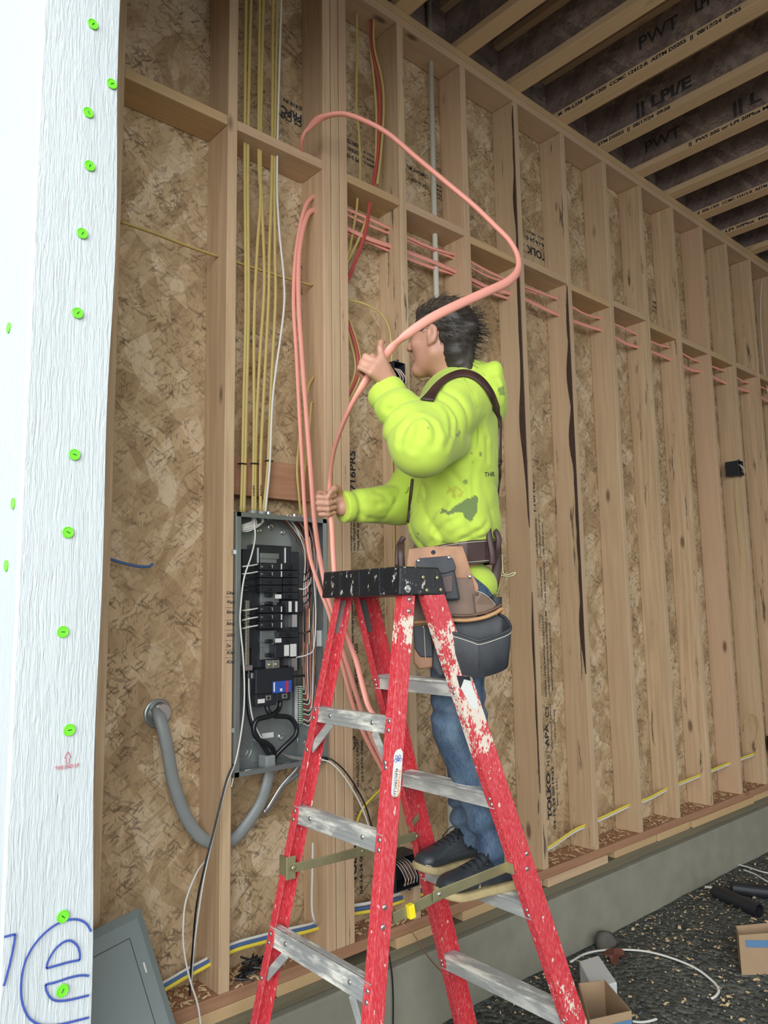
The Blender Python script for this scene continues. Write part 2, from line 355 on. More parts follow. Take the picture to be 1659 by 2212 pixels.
def outline(pts, name='printed_outline', n=6):
    P = [onjamb(*p) for p in pts]
    P = [p for p in smooth_path(P, n)]; P = [p for p in P if .507 < p[0] < .684]
    MB().sweep(P, [(-.0022, 0), (.0022, 0), (.0022, .0006), (-.0022, .0006)], up=(0, -1, 0)).build(name, M['blue_print'], wrap)
outline([(197, 2012), (185, 1994), (165, 1986), (140, 1989), (115, 2001), (90, 2022), (68, 2050), (53, 2082), (46, 2120), (47, 2160), (58, 2192), (74, 2208), (95, 2215), (130, 2213), (192, 2198)])
outline([(100, 2092), (104, 2076), (118, 2052), (136, 2036), (152, 2032), (166, 2042), (172, 2058), (172, 2074)])
outline([(172, 2074), (150, 2078), (125, 2085), (100, 2092)], n=2)
outline([(192, 2108), (175, 2107), (150, 2112), (120, 2122), (98, 2127)])
outline([(98, 2127), (101, 2142), (110, 2156), (124, 2162), (150, 2160), (192, 2150)])
outline([(9, 2024), (33, 2018)], n=2); outline([(33, 2018), (30, 2040), (24, 2070), (14, 2110), (8, 2130)])
# green cap fasteners
caps = [(201, 52, 1), (242, 181, .6), (191, 243, 2), (194, 358, 1.2), (178, 504, 1.1), (168, 676, .9), (161, 982, 2.9), (147, 1150, 2.7), (136, 1365, 3.1), (150, 1577, 3.2), (136, 1980, 2.4), (135, 2140, 1.1)]
desc = ['topmost green cap on the white wrap', 'second green cap from the top, at the very edge of the wrap', 'third green cap from the top of the wrap', 'fourth green cap from the top of the wrap', 'fifth green cap from the top of the wrap', 'sixth green cap from the top, level with the worker\'s head', 'seventh green cap down, level with the raised sleeve', 'eighth green cap down, level with the lower hand', 'ninth green cap down, level with the breaker panel labels', 'green cap just above the red arrow print', 'green cap on the top curve of the blue letter outline', 'lowest green cap inside the blue letter outline']
for (cx, cy, an), ds in zip(caps, desc):
    p = onjamb(cx, cy); m = MB().lathe(p+np.array([0, .002, 0]), (0, -1, 0), [(0, .0118), (.002, .0128), (.0034, .0124), (.004, .011), (.0028, .0098), (.0028, .002)], 24)
    o = tag(m.build('cap_staple', M['green_cap'], origin=Vector(p), smooth=False), 'round '+ds, 'cap fastener', 'green cap fasteners on the wrap')
    d = np.array([math.cos(an), 0, math.sin(an)])*.0042
    MB().cyl(p-d+np.array([0, -.0016, 0]), p+d+np.array([0, -.0016, 0]), .0008, 6).build('staple', M['cblack'], o)
for k, (cx, cy, ds) in enumerate([(18, 708, 'on the bright outer face, highest of its three'), (28, 1088, 'on the bright outer face, middle of its three'), (13, 1222, 'on the bright outer face, lowest of its three')]):
    p = atX(cx, cy, X0-.002); m = MB().lathe(p+np.array([.002, 0, 0]), (-1, 0, 0), [(0, .0118), (.002, .0128), (.0034, .0124), (.0028, .0098), (.0028, .002)], 20)
    tag(m.build('cap_staple', M['green_cap'], origin=Vector(p)), 'green cap fastener '+ds, 'cap fastener', 'green cap fasteners on the wrap')
# ---- plates
def plate(name, lo, hi, mat, label, cat='timber', bev=.003):
    return tag(MB().box(lo, hi).build(name, mat, bevel=bev), label, cat)
plate('bottom_plate', (.69, 0, ZP0), (X1-.01, DEP-.002, ZP1), M['redwood_x'], 'long reddish bottom plate the wall studs stand on', 'bottom plate')
plate('sill_plate', (.69, .004, .353), (X1-.01, DEP-.002, ZP0-.0385), M['treated_x'], 'dark green-brown treated sill plate lying on the concrete', 'sill plate')
plate('top_plate', (.69, 0, ZS+.001), (X1-.01, DEP-.002, ZS+.038), M['wood_x'], 'lower of the two doubled top plates above the studs', 'top plate')
plate('top_plate', (.69, -.002, ZS+.0385), (X1-.01, DEP-.002, ZJ-.001), M['pale_x'], 'upper of the two doubled top plates, joists rest on it', 'top plate')
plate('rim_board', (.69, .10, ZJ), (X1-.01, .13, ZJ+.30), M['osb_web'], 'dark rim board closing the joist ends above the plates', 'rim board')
# shim blocks under the plate (px extents along the wall)
shp = [(379, 560, 'left of the left ladder leg'), (600, 700, 'between the far ladder legs at left'), (855, 935, 'behind the middle of the ladder'), (1000, 1170, 'behind the right ladder leg'), (1180, 1309, 'just right of the right ladder leg'), (1329, 1418, 'second one right of the ladder'), (1420, 1487, 'third one right of the ladder'), (1492, 1622, 'long pale one near the right edge'), (1628, 1720, 'last one at the right edge')]
for i, (a, c, ds) in enumerate(shp):
    xa = atY(a, 2000-(a-800)*.385, 0)[0]; xb = atY(c, 2000-(c-800)*.385, 0)[0]; yy = [0, .003, -.004, .002, -.006, .006, 0, -.01, .004][i]
    plate('shim_block', (xa, yy, ZP0-.0380), (xb, DEP-.004, ZP0-.0004), M['pale_x'] if i not in (4,) else M['wood_x'], 'short lumber shim under the bottom plate, '+ds, 'shim block')
# ---- studs
STU = {}
st_info = [(.906, 'leftmost stud beside the house wrap', 'z'), (1.318, 'stud with handwritten circuit names left of the breaker panel', 'z'),
           (1.735, 'left member of the triple stud, pale, right of the panel', 'z'), (1.7765, 'middle member of the triple stud', 'z'), (1.818, 'right reddish member of the triple stud', 's'),
           (2.142, 'stud carrying the black box in front of the worker\'s face', 's'), (2.547, 'stud right of the white pipe', 'z'), (2.940, 'stud directly right of the worker\'s hood, dark bark along its edge', 's'),
           (3.342, 'second stud right of the worker', 's'), (3.748, 'third stud right of the worker', 'z'), (4.140, 'fourth stud right of the worker, black stains', 's'), (4.530, 'fifth stud right of the worker, dark smudge near its top', 's'),
           (4.925, 'sixth stud right of the worker, large round knots', 'z'), (5.300, 'stud carrying the black box high at the right', 'z'), (5.690, 'stud at the right edge of the picture', 's'), (6.10, 'last stud at the right edge, mostly hidden', 'z')]
st_info += [(6.10+.403*k, None, 'z') for k in range(1, 7)]
for x, ds, kd in st_info:
    m = MB().box((x-.038, 0, ZP1+.0006), (x, DEP-.001, ZS-.0005))
    ds = ds or 'far wall stud beyond the right edge'
    o = tag(m.build('wall_stud', M['stain_z' if kd == 's' else 'wood_z'], bevel=.0025), 'bare lumber wall stud, '+ds, 'stud', 'studs of the side wall'); STU[round(x, 2)] = o
# bark (wane) strips on two studs
def wane(x, zs_, w, side_y=.0):
    P = []; n = 40; m = MB()
    for i in range(n+1):
        z = zs_[0]+(zs_[1]-zs_[0])*i/n; ww = w*(.35+.9*abs(mnoise.noise(Vector((x*9, z*3.0, 1)))*1.6)); e_ = math.sin(math.pi*i/n)**.4; ww *= e_
        P.append((z, ww))
    vs = []
    for z, ww in P: vs += [(x-.038-.0006, .0035, z), (x-.038-.0006, .0035+ww, z), (x-.0365, -.0006, z)]
    m.add(vs, [(3*i, 3*i+1, 3*i+4, 3*i+3) for i in range(n)]+[(3*i+2, 3*i, 3*i+3, 3*i+5) for i in range(n)])
    return m.build('bark_edge', M['bark'], STU[round(x, 2)])
M['bark'] = flat('dark_bark', (.055, .03, .02), .9, var=.6, scale=50)
wane(2.94, (2.0, 4.14), .022); wane(3.34, (1.3, 3.3), .03); wane(1.32, (.55, 1.4), .018); wane(2.94, (.8, 1.7), .012)
# ---- blocking row between studs
xs = [s[0] for s in st_info if s[1]] + [6.503]
bl = [(0, 'left of the handwritten stud, upper left of the picture'), (1, 'above the breaker panel wires'), (4, 'right of the triple stud'), (5, 'the white pipe passes through it'), (6, 'behind the bend of the held cable'),
      (7, 'first one right of the worker'), (8, 'second one right of the worker'), (9, 'third one right of the worker'), (10, 'fourth one right of the worker'), (11, 'fifth one right of the worker'), (12, 'sixth one right of the worker'), (13, 'near the right edge'), (14, 'at the right edge')]
for k, (i, ds) in enumerate(bl):
    xa = xs[i]+.0006; xb = xs[i+1]-.0386; zt = 3.362-.002*i+(-.02 if i in (6, 8, 10) else 0)-(.03 if i > 10 else 0)
    m = MB().box((xa, .002+(.012 if i == 10 else 0), zt-.036), (xb, DEP-.002, zt))
    tag(m.build('blocking', M['wood_x'] if i % 2 else M['pale_x'], bevel=.0025), 'horizontal fire block between studs, '+ds, 'blocking', 'row of fire blocks across the wall')
# block above panel, redder
p0 = atY(520, 985, .0); p1 = atY(660, 1065, .0)
tag(MB().box((1.319, .085, 2.03), (1.6975, .125, 2.165)).build('blocking', M['redwood_x'], bevel=.002), 'reddish backing board right above the breaker panel', 'backing board')
# ---- ceiling I-joists
jn = ['nearest the top left, cut off by the frame', 'second from the left', 'third from the left', 'fourth from the left, long printed code', 'fifth from the left', 'sixth from the left', 'seventh from the left', 'eighth from the left', 'ninth from the left', 'tenth from the left', 'eleventh from the left', 'twelfth from the left']
JX = [1.70, 2.095, 2.487, 2.885, 3.289, 3.689, 4.088, 4.478, 4.885, 5.284, 5.69, 6.09, 6.49, 6.89, 7.29, 7.7, 8.1, 8.5, 8.9, .90, 1.30]
JO = {}
for k, x in enumerate(JX):
    ds = jn[k] if k < len(jn) else 'far along the garage, out of the main view'
    if k == 0: ds = 'hidden left of the white pipe'
    t = thing('ceiling_joist', 'wooden I-joist of the ceiling, '+ds, 'joist', (x+.045, 0, ZJ), 'ceiling joists'); JO[k] = t
    fl = MB().box((x, -5.55, ZJ+.0005), (x+.09, .098, ZJ+.038)).build('bottom_flange', M['flange_y'], t, bevel=.002)
    MB().box((x, -5.55, ZJ+.264), (x+.09, .098, ZJ+.3015)).build('top_flange', M['flange_y'], t)
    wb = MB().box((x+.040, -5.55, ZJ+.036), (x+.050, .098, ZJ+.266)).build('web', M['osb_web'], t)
    JO[k] = (t, fl, wb)
def jtext(k, s, pa, pb, size=.026, web=False, ink='ink', bold=.04, zoff=.007):
    t, fl, wb = JO[k]; xx = JX[k]-.0006 if not web else JX[k]+.0394
    a = atX(*pa, xx); b2 = atX(*pb, xx)
    z = ZJ+zoff if not web else ZJ+.038+zoff
    text_mesh('printed_code', s, M[ink], wb if web else fl, (xx, a[1], z), (0, -1, 0), (0, 0, 1), length=abs(b2[1]-a[1]), size=size, bold=bold)
jtext(4, 'M  PR-L238  ESR-1305  CCMC 12412-R  ASTM D5055  ||  08/17/24  09:55', (1206, 255), (1600, 12))
jtext(5, 'STM D5055  ||  08/17/24  09:58', (1292, 322), (1448, 235))
jtext(6, '||  PWI 20S or LPI 20Plus MILL 1', (1488, 322), (1690, 215))
jtext(8, '8  ESR-1305  CCMC 12412-R  ASTM D5055', (1508, 474), (1690, 390))
jtext(9, 'LPI 20Plus  MILL 1', (1568, 516), (1680, 468))
jtext(4, 'PWT', (1378, 95), (1462, 40), size=.10, web=True, ink='ink2', zoff=.10, bold=.01)
jtext(4, 'LPI', (1500, 10), (1530, -10), size=.08, web=True, ink='ink2', zoff=.12)
jtext(5, '|| LPI/E', (1372, 232), (1490, 160), size=.09, web=True, ink='ink2', zoff=.06)
jtext(6, 'PWT', (1392, 325), (1468, 282), size=.10, web=True, ink='ink2', zoff=.08, bold=.01)
jtext(6, '|| L', (1580, 222), (1640, 190), size=.09, web=True, ink='ink2', zoff=.06)
# ============================================================ WALL PRINTS
OY = DEP-.0007
def otext(s, pb, pt, size, ink='ink', flip=False, bold=.02):
    a = atY(*pb, OY); c = atY(*pt, OY); L = c[2]-a[2]
    if not flip: text_mesh('printed_text', s, M[ink], ws, (a[0], OY, a[2]), (0, 0, 1), (-1, 0, 0), length=L, size=size, bold=bold)
otext('716PRS', (1157, 1108), (1160, 1043), .052)
otext('716PRS', (756, 1062), (756, 975), .045); otext('716PRS', (768, 1062), (768, 975), .045)
for i, (s, a, c) in enumerate([('|| SIZED FOR SPACING EXPOSURE 1', 1205, 1118), ('|| THICKNESS 0.418 IN. CAT PS 2-10', 1205, 1112), ('|| WALL 24 ROOF 24/16 MILL', 1205, 1128)]):
    otext(s, (1162+7*i, a), (1161+7*i, c), .012, bold=.03)
for i, (s, a, c) in enumerate([('STRENGTH AXIS THIS DIRECTION', 1292, 1225), ('THIS SIDE DOWN', 1305, 1215)]): otext(s, (1172+8*i, a), (1171+8*i, c), .014, bold=.03)
for i, (s, a, c) in enumerate([('EXPOSURE 1 RATED SHEATHING 7/16 CAT 0.418 IN.', 1505, 1330), ('CONSTRUCTION SHEATHING 2R24/2F16/W24 11 MM', 1500, 1320), ('PRODUCT EVALUATED FOR WALL AND ROOF USE', 1490, 1345)]):
    otext(s, (1181+7*i, a), (1178+7*i, c), .016, bold=.03)
otext('APA', (1186, 1612), (1185, 1562), .04, bold=.03); otext('C3', (1186, 1550), (1185, 1527), .04)
otext('APA PRODUCT SUPPORT', (1194, 1618), (1192, 1518), .014); otext('253-620-7400', (1201, 1600), (1199, 1532), .013)
otext('N || /', (1187, 1655), (1186, 1622), .03); otext('TOLKO', (1192, 1768), (1189, 1668), .042, bold=.04)
otext('04-14-24 00:19:32', (1201, 1790), (1197, 1655), .024, bold=.03); otext('MILL 4521', (1206, 1740), (1204, 1682), .013)
def ltext(s, y0, y1, x0, x1, size, **k): otext(s, (x0, y0), (x1, y1), size, **k)
for i, s in enumerate(['RATED SHEATHING EXPOSURE 1', 'WALL 24 ROOF 24/16 0.418', 'THIS SIDE DOWN']): ltext(s, 1190, 1105, 760+8*i, 760+8*i, .014, bold=.03)
for i, s in enumerate(['STRENGTH AXIS', 'DIRECTION MIN.', '0.418 IN.']): ltext(s, 1330, 1250, 763+8*i, 763+8*i, .016, bold=.03)
ltext('THICKNESS 0.418IN.', 1430, 1330, 764, 763, .022, bold=.03); ltext('CONSTRUCTION LGS', 1520, 1390, 774, 772, .022, bold=.03)
ltext('APA PRODUCT SUPPORT', 1700, 1595, 776, 774, .017); ltext('253-620-7400', 1690, 1600, 785, 783, .015); ltext('C3', 1620, 1590, 768, 768, .04)
ltext('04-14-24 00:19:30', 1930, 1800, 784, 782, .022, bold=.03); ltext('TOLKO', 1905, 1810, 770, 769, .04, bold=.04)
def utext(s, pl, pr, size, bold=.03):                 # upside-down prints high on the sheathing: rotated 180 degrees
    a = atY(*pr, OY); c = atY(*pl, OY)
    text_mesh('printed_text', s, M['ink'], ws, (a[0], OY, a[2]), (-1, 0, 0), (0, 0, -1), length=a[0]-c[0], size=size, bold=bold)
utext('TOLK', (1137, 537), (1180, 550), .06); utext('04-14-24 0', (1137, 520), (1180, 530), .03); utext('MILL 4521', (1140, 512), (1180, 518), .016)
utext('PRPC', (608, 225), (652, 250), .045); utext('CS CVN', (600, 240), (652, 266), .03); utext('0.418 IN', (612, 213), (652, 232), .022)
for i in range(3): utext(['INSPECTED', 'EXPOSURE 1', 'PS 2-10'][i], (749, 300+16*i), (775, 312+16*i), .024)
for i in range(3): utext(['WALL 24', 'ROOF 16', 'MILL'][i], (784, 326+11*i), (808, 337+11*i), .016)
utext('COMPLIANT MILL', (878, 362), (925, 380), .024); utext('LOT 0418 IN', (888, 388), (925, 402), .022)
for i in range(4): utext(['EXPOSURE 1', 'SHEATHING', 'RATED 24', 'PS 2-10'][i], (941, 398+9*i), (957, 405+9*i), .014)
utext('EXPOSURE', (1410, 650), (1424, 656), .02); utext('RATED 24', (1409, 660), (1423, 666), .02); utext('PS 2-10', (1409, 668), (1421, 674), .02)
# handwriting on the stud left of the panel
s1 = STU[1.32]
hw_ = [('Lite', 1283), ('Wash', 1303), ('Bdrm', 1325), ('Bdrm', 1350), ('GADRG', 1375), ('Dw', 1398), ('Kit', 1413), ('Kit', 1433)]
for s, yy in hw_:
    a = atY(489, yy, -.0012); text_mesh('handwriting', s, M['ink'], s1, (a[0], -.0006, a[2]), (1, .0, -.06), (.06, 0, 1), size=.0150, length=min(.027, .0085*len(s)), bold=.022, shear=.3)
for yy in (1290, 1313, 1340, 1362, 1384, 1404, 1422):
    a = atY(487, yy, -.001); MB().box((a[0], -.0006, a[2]), (a[0]+.030, -.0001, a[2]+.0009)).build('pen_line', M['ink'], s1)
M['green_screw'] = flat('green_screw', (.05,.22,.06), .4)
# ============================================================ PIPE
tag(MB().cyl((2.395, .08, .473), (2.395, .08, 4.50), .0125, 20).build('pvc_pipe', M['pvc'], smooth=True), 'off-white plastic pipe running up the wall behind the worker\'s head', 'pipe')
# ============================================================ CABLES
def cable(pts, w, mat, label, h=None, n=8, k=8, up=None, name='cable', cat='cable', group=None):
    P = [np.array(p[1:], float) if p[0] == 'w' else atY(*p) for p in pts]      # ('w', x, y, z) or (px, py, depth plane Y)
    o = MB().tube(smooth_path(P, n), w, h or w*.62, up=up or (0, 1, 0), k=k).build(name, M[mat], smooth=True)
    return tag(o, label, cat, group)
G1 = 'yellow cables dropping into the breaker panel'
YB = .055
def drop(top, pts, w, mat, label, y=YB, **k):
    P = [(*p, y) for p in pts]; a = atY(*P[0])
    return cable([('w', a[0]+top, y, 4.165)]+P, w, mat, label, **k)
drop(.0, [(529, 304), (531, 650), (527, 850), (524, 1000), (521, 1106)], .0065, 'cyellow', 'leftmost yellow cable running down into the panel\'s top left corner', group=G1)
drop(.012, [(536, 306), (537, 650), (533, 850), (530, 1000), (527, 1106)], .0065, 'cyellow', 'second yellow cable from the left above the panel', group=G1)
c3_ = drop(.0, [(559, 317), (563, 425), (556, 534), (549, 697), (549, 900), (548, 1000), (546, 1108)], .0065, 'cyellow', 'third yellow cable from the left, tied with its neighbour', group=G1)
drop(.012, [(563, 319), (566, 443), (571, 606), (562, 760), (555, 900), (552, 1000), (551, 1108)], .0065, 'cyellow', 'fourth yellow cable from the left, bowed to the right halfway', group=G1)
c5_ = drop(.0, [(588, 335), (582, 540), (580, 650), (570, 850), (563, 1000), (563, 1108)], .0065, 'cyellow', 'fifth yellow cable from the left above the panel', group=G1)
drop(.012, [(594, 336), (594, 540), (595, 650), (585, 850), (579, 1000), (569, 1108)], .0065, 'cyellow', 'rightmost yellow cable of the hanging bundle', group=G1)
drop(.022, [(599, 338), (602, 480), (613, 600), (612, 680), (590, 850), (583, 1000), (573, 1108)], .0045, 'cwhite', 'thin grey-white cable beside the yellow bundle', y=.045)
for c_, x, s in ((c3_, 550, 'CADET'), (c5_, 566, 'BATH')):
    a = atY(x, 1072, YB-.0052); text_mesh('handwriting', s, M['ink'], c_, a, (0, 0, 1), (-1, 0, 0), length=.038, size=.011, bold=.02)
for (x, y, ds) in [(523, 1002, 'leftmost'), (550, 1002, 'second'), (581, 996, 'right')]:
    a = atY(x, y, YB); tag(MB().box((a[0]-.013, YB-.011, a[2]-.002), (a[0]+.013, YB+.011, a[2]+.002)).build('cable_tie', M['cblack'], bevel=.001), 'black cable tie around the yellow cables, '+ds+' of the three', 'cable tie')
cable([(262, 480, .06), (330, 503, .06), (400, 530, .06), (472, 555, .06)], .0075, 'cyellow', 'yellow cable crossing the far left bay', h=.004, up=(0, 0, 1))
cable([(508, 566, .07), (560, 583, .07), (620, 602, .07), (675, 617, .07)], .0075, 'cyellow', 'yellow cable crossing behind the hanging bundle', h=.004, up=(0, 0, 1))
GP = 'salmon cables hanging in front of the panel'
cable([(690, 415, .07), (660, 445, .05), (640, 540, .04), (634, 650, .03), (640, 760, .02), (647, 900, .0), (654, 1030, -.02), (659, 1110, -.03), (668, 1195, -.05), (690, 1270, -.08), (712, 1330, -.11), (740, 1440, -.12), (775, 1560, -.12), (835, 1680, -.12)], .0085, 'cpink', 'salmon cable looping out of the triple stud, left one of two', group=GP)
cable([(690, 450, .07), (664, 465, .05), (647, 540, .03), (645, 650, .02), (653, 780, .0), (662, 900, -.02), (672, 1030, -.03), (679, 1120, -.04), (690, 1200, -.06), (706, 1280, -.09), (730, 1370, -.12), (755, 1450, -.13), (790, 1560, -.13), (845, 1680, -.13)], .0105, 'cpink', 'salmon cable looping out of the triple stud, right one of two', group=GP)
cable([(678, 813, .06), (666, 835, .045), (656, 890, .04), (648, 940, .04), (642, 1010, .04), (646, 1070, .045), (650, 1112, .05)], .0055, 'cyellow', 'yellow cable curling out of the upper hole of the triple stud')
cable([(676, 868, .06), (672, 876, .045), (668, 930, .04), (660, 1000, .04), (656, 1060, .045), (655, 1112, .05)], .0055, 'cyellow', 'yellow cable curling out of the lower hole of the triple stud')
drop(.0, [(771, 100), (770, 237), (775, 281), (778, 375), (773, 420), (769, 462), (753, 548), (735, 600)], .006, 'cyellow', 'yellow cable dropping left in the bay right of the triple stud', y=.07)
drop(.0, [(800, 100), (811, 208), (813, 274), (810, 389), (803, 436), (780, 505), (751, 566), (735, 600)], .006, 'cyellow', 'yellow cable left of the red one, above the bent cable', y=.065)
drop(.0, [(808, 100), (825, 172), (829, 237), (823, 331), (815, 398)], .006, 'cyellow', 'yellow cable bowing right of the red one', y=.05)
drop(.0, [(803, 100), (819, 194), (818, 302), (814, 353), (799, 440), (787, 510), (752, 603), (735, 640)], .0085, 'cred', 'dark red cable in the bay right of the triple stud', y=.06)
cable([(735, 650, .09), (752, 698, .07), (765, 735, .06), (773, 771, .05), (771, 811, .05), (755, 847, .06), (738, 880, .09)], .0085, 'cred', 'red cable bulging out beside the raised hand', h=.006)
cable([(735, 665, .09), (749, 705, .07), (759, 745, .06), (767, 780, .05), (765, 811, .05), (750, 850, .06), (735, 890, .09)], .005, 'cyellow', 'yellow cable left of the red bulging one')
cable([(735, 640, .09), (755, 690, .07), (770, 735, .06), (778, 771, .05), (777, 815, .05), (757, 860, .06), (738, 900, .09)], .005, 'cyellow', 'yellow cable right of the red bulging one')
cable([(735, 645, .09), (750, 648, .07), (781, 654, .05), (820, 674, .03), (839, 704, .02), (845, 740, .015), (847, 800, .02)], .0055, 'cyellow', 'yellow cable arching over to the black box near the raised hand')
cable([(846, 850, .03), (844, 920, .05), (847, 1000, .06), (850, 1100, .06), (853, 1300, .06), (852, 1700, .06), (850, 1850, .05)], .0055, 'cyellow', 'yellow cable running down from the black box behind the worker')
GR = 'salmon cables running through the studs'
def runc(x0, x1, z, y, w, label, ph, amp=.008):
    P = []; x = x0; i = 0
    while x < x1:
        P.append((x, y, z+amp*math.sin(i*1.9+ph)-.006*(i % 2))); x += .2; i += 1
    o = MB().tube(smooth_path(P, 5), w, .004, up=(0, 1, 0), k=8).build('cable', M['cpink'], smooth=True); return tag(o, label, 'cable', GR)
runc(1.75, 6.4, 3.245, .066, .0075, 'upper thin salmon cable threaded through all the studs', 0); runc(1.75, 3.3, 3.232, .075, .006, 'second thin salmon cable, just under the uppermost one', 1.4)
runc(1.75, 6.4, 3.168, .064, .011, 'lower thick salmon cable threaded through all the studs', 2); runc(1.75, 3.0, 3.155, .078, .008, 'lowest salmon cable through the studs behind the worker', .6)
GB = 'flat cables crossing the bays above the bottom plate'
for mat, dz, y, dsc in (('cwhite', .010, .075, 'white'), ('cblue', 0, .062, 'blue'), ('cyellow2', -.011, .055, 'bright yellow')):
    P = [atY(300, 2158, y), atY(350, 2133, y), atY(400, 2104, y), atY(445, 2080, y), atY(500, 2048, y), atY(560, 2030, y), atY(620, 2015, y), atY(684, 1999, y), np.array([1.80, y, .56])] + [np.array([x, y, .545+.008*math.sin(x*5)]) for x in (1.95, 2.1, 2.3, 2.55)]
    P = [p+np.array([0, 0, dz]) for p in P]
    tag(MB().tube(smooth_path(P, 5), .0062, .0045, up=(0, 1, 0)).build('cable', M[mat], smooth=True), dsc+' flat cable crossing low behind the ladder', 'cable', GB)
for mat, dz, y, dsc in (('cyellow2', .006, .05, 'bright yellow'), ('cwhite', -.006, .055, 'white')):
    P = [np.array([x, y, z+dz]) for x, z in ((2.93, .53), (3.04, .535), (3.2, .565), (3.32, .575), (3.5, .585), (3.72, .60), (3.9, .60), (4.12, .62), (4.5, .635), (4.9, .65), (5.28, .66))]
    tag(MB().tube(smooth_path(P, 5), .006, .004, up=(0, 1, 0)).build('cable', M[mat], smooth=True), dsc+' flat cable running low through the studs right of the ladder', 'cable', GB)
cable([(1605, 1580, .03), (1608, 1560, -.02), (1620, 1545, -.02), (1634, 1552, .0), (1637, 1580, .02), (1630, 1615, .03)], .004, 'cyellow', 'thin cable curling above the lower right black box')
cable([(1588, 1035, .05), (1590, 1090, .05), (1598, 1180, .05), (1610, 1300, .05), (1622, 1450, .05), (1632, 1560, .05), (1634, 1608, .04)], .004, 'cyellow', 'thin cable joining the two black boxes at the right')
cable([(1646, 600, .05), (1643, 680, .05), (1650, 790, .05), (1659, 850, .05)], .004, 'cwhite', 'thin white cable in the bay at the right edge')
cable([(676, 1820, .0), (675, 1880, -.005), (674, 1960, -.004), (680, 1990, .0), (685, 1996, .05)], .0045, 'cwhite', 'thin white cable down the face of the triple stud')
# long black + white wires hanging out of the panel, left
cable([(548, 1118, .02), (551, 1160, .01), (543, 1200, -.01), (527, 1250, -.025), (520, 1310, -.03), (519, 1350, -.03), (526, 1430, -.03), (528, 1500, -.03), (524, 1560, -.035), (510, 1640, -.04), (488, 1700, -.045), (462, 1800, -.05), (440, 1900, -.05), (425, 2000, -.03), (418, 2060, .0), (412, 2140, .05)], .0028, 'cwhite', 'thin white wire hanging out of the panel down to the bottom plate', h=.0028)
cable([(504, 1650, -.05), (488, 1690, -.052), (463, 1790, -.056), (440, 1880, -.056), (424, 1960, -.04), (417, 2040, -.01), (412, 2100, .02), (410, 2150, .05)], .003, 'cblack', 'thin black wire hanging beside the white one left of the panel', h=.003)
cable([(443, 1860, -.01), (425, 1885, -.03), (403, 1940, -.05), (396, 1990, -.06), (397, 2050, -.06), (410, 2115, -.06), (428, 2175, -.06), (436, 2240, -.06)], .0028, 'cwhite', 'short cream wire curving down over the bottom plate', h=.0028)
cable([(690, 1640, -.02), (715, 1648, -.06), (745, 1680, -.08), (775, 1730, -.09), (795, 1780, -.09), (815, 1850, -.08), (830, 1920, -.08)], .0028, 'cwhite', 'thin white wire arching behind the ladder\'s centre', h=.0028)
cable([(690, 1634, -.02), (718, 1642, -.06), (750, 1672, -.08), (785, 1730, -.09), (803, 1785, -.09), (822, 1850, -.08), (834, 1900, -.08)], .0028, 'cblack', 'thin black wire arching behind the ladder\'s centre', h=.0028)
cable([(838, 1690, .03), (815, 1712, .01), (785, 1745, .0), (768, 1785, .03), (765, 1810, .09)], .005, 'cyellow2', 'yellow cable bowing out behind the ladder at knee height')
cable([(850, 1962, -.003), (858, 1975, -.008), (870, 1995, -.04), (895, 2020, -.07), (920, 2060, -.09), (950, 2095, -.1), (975, 2112, -.12)], .0022, 'copper', 'thin twine hanging from the bottom plate between the ladder legs', h=.0022)
cable([(840, 2060, -.04), (846, 2100, -.05), (849, 2150, -.05), (849, 2230, -.05)], .003, 'cblack', 'thin black wire hanging over the concrete behind the ladder', h=.003)
cable([(215, 1196, .11), (245, 1210, .11), (290, 1222, .10), (320, 1224, .10), (330, 1218, .10)], .0045, 'cblue', 'short blue cable sticking out beside the house wrap', h=.0045)
cable([(245, 395, .02), (252, 412, .01), (262, 435, .02)], .002, 'cwhite', 'small white thread at the edge of the house wrap', h=.002)
cable([(505, 1675, .0), (500, 1700, -.01)], .002, 'cwhite', 'tiny white wire end below the panel corner', h=.002)
# ============================================================ GREY SERVICE CABLE
fp = atY(340, 1541, DEP)
ft = thing('wall_fitting', 'round metal fitting in the sheathing where the grey cable enters', 'fitting', fp)
MB().lathe(fp, (0, -1, 0), [(0, .046), (.006, .046), (.008, .042), (.008, .036), (.001, .034), (.001, 0)], 36).build('flange_ring', M['panel_grey'], ft, smooth=False)
MB().lathe(fp+np.array([.004, 0, .003]), (0, -1, 0), [(.0, .03), (.03, .03), (.032, .027), (.032, 0)], 30).build('collar', M['steel'], ft)
cable([(338, 1535, .12), (345, 1550, .085), (358, 1600, .07), (375, 1690, .07), (400, 1760, .07), (430, 1805, .07), (462, 1822, .07), (478, 1824, .07), (505, 1812, .07), (530, 1785, .07), (560, 1740, .06), (575, 1700, .05), (584, 1655, .05)], .0205, 'grey_jacket', 'thick grey service cable from the wall fitting through the stud up into the panel', h=.013, n=10, k=14, name='service_cable', cat='cable')
cable([(655, 1640, .04), (640, 1665, .04), (610, 1700, .05), (585, 1740, .06), (572, 1757, .06)], .012, 'steel', 'frayed strip of metal-clad cable below the panel', h=.004)
cable([(645, 1672, -.0), (625, 1688, -.0), (608, 1702, .0)], .006, 'panel_grey', 'short dark flat metal strap below the panel', h=.002)
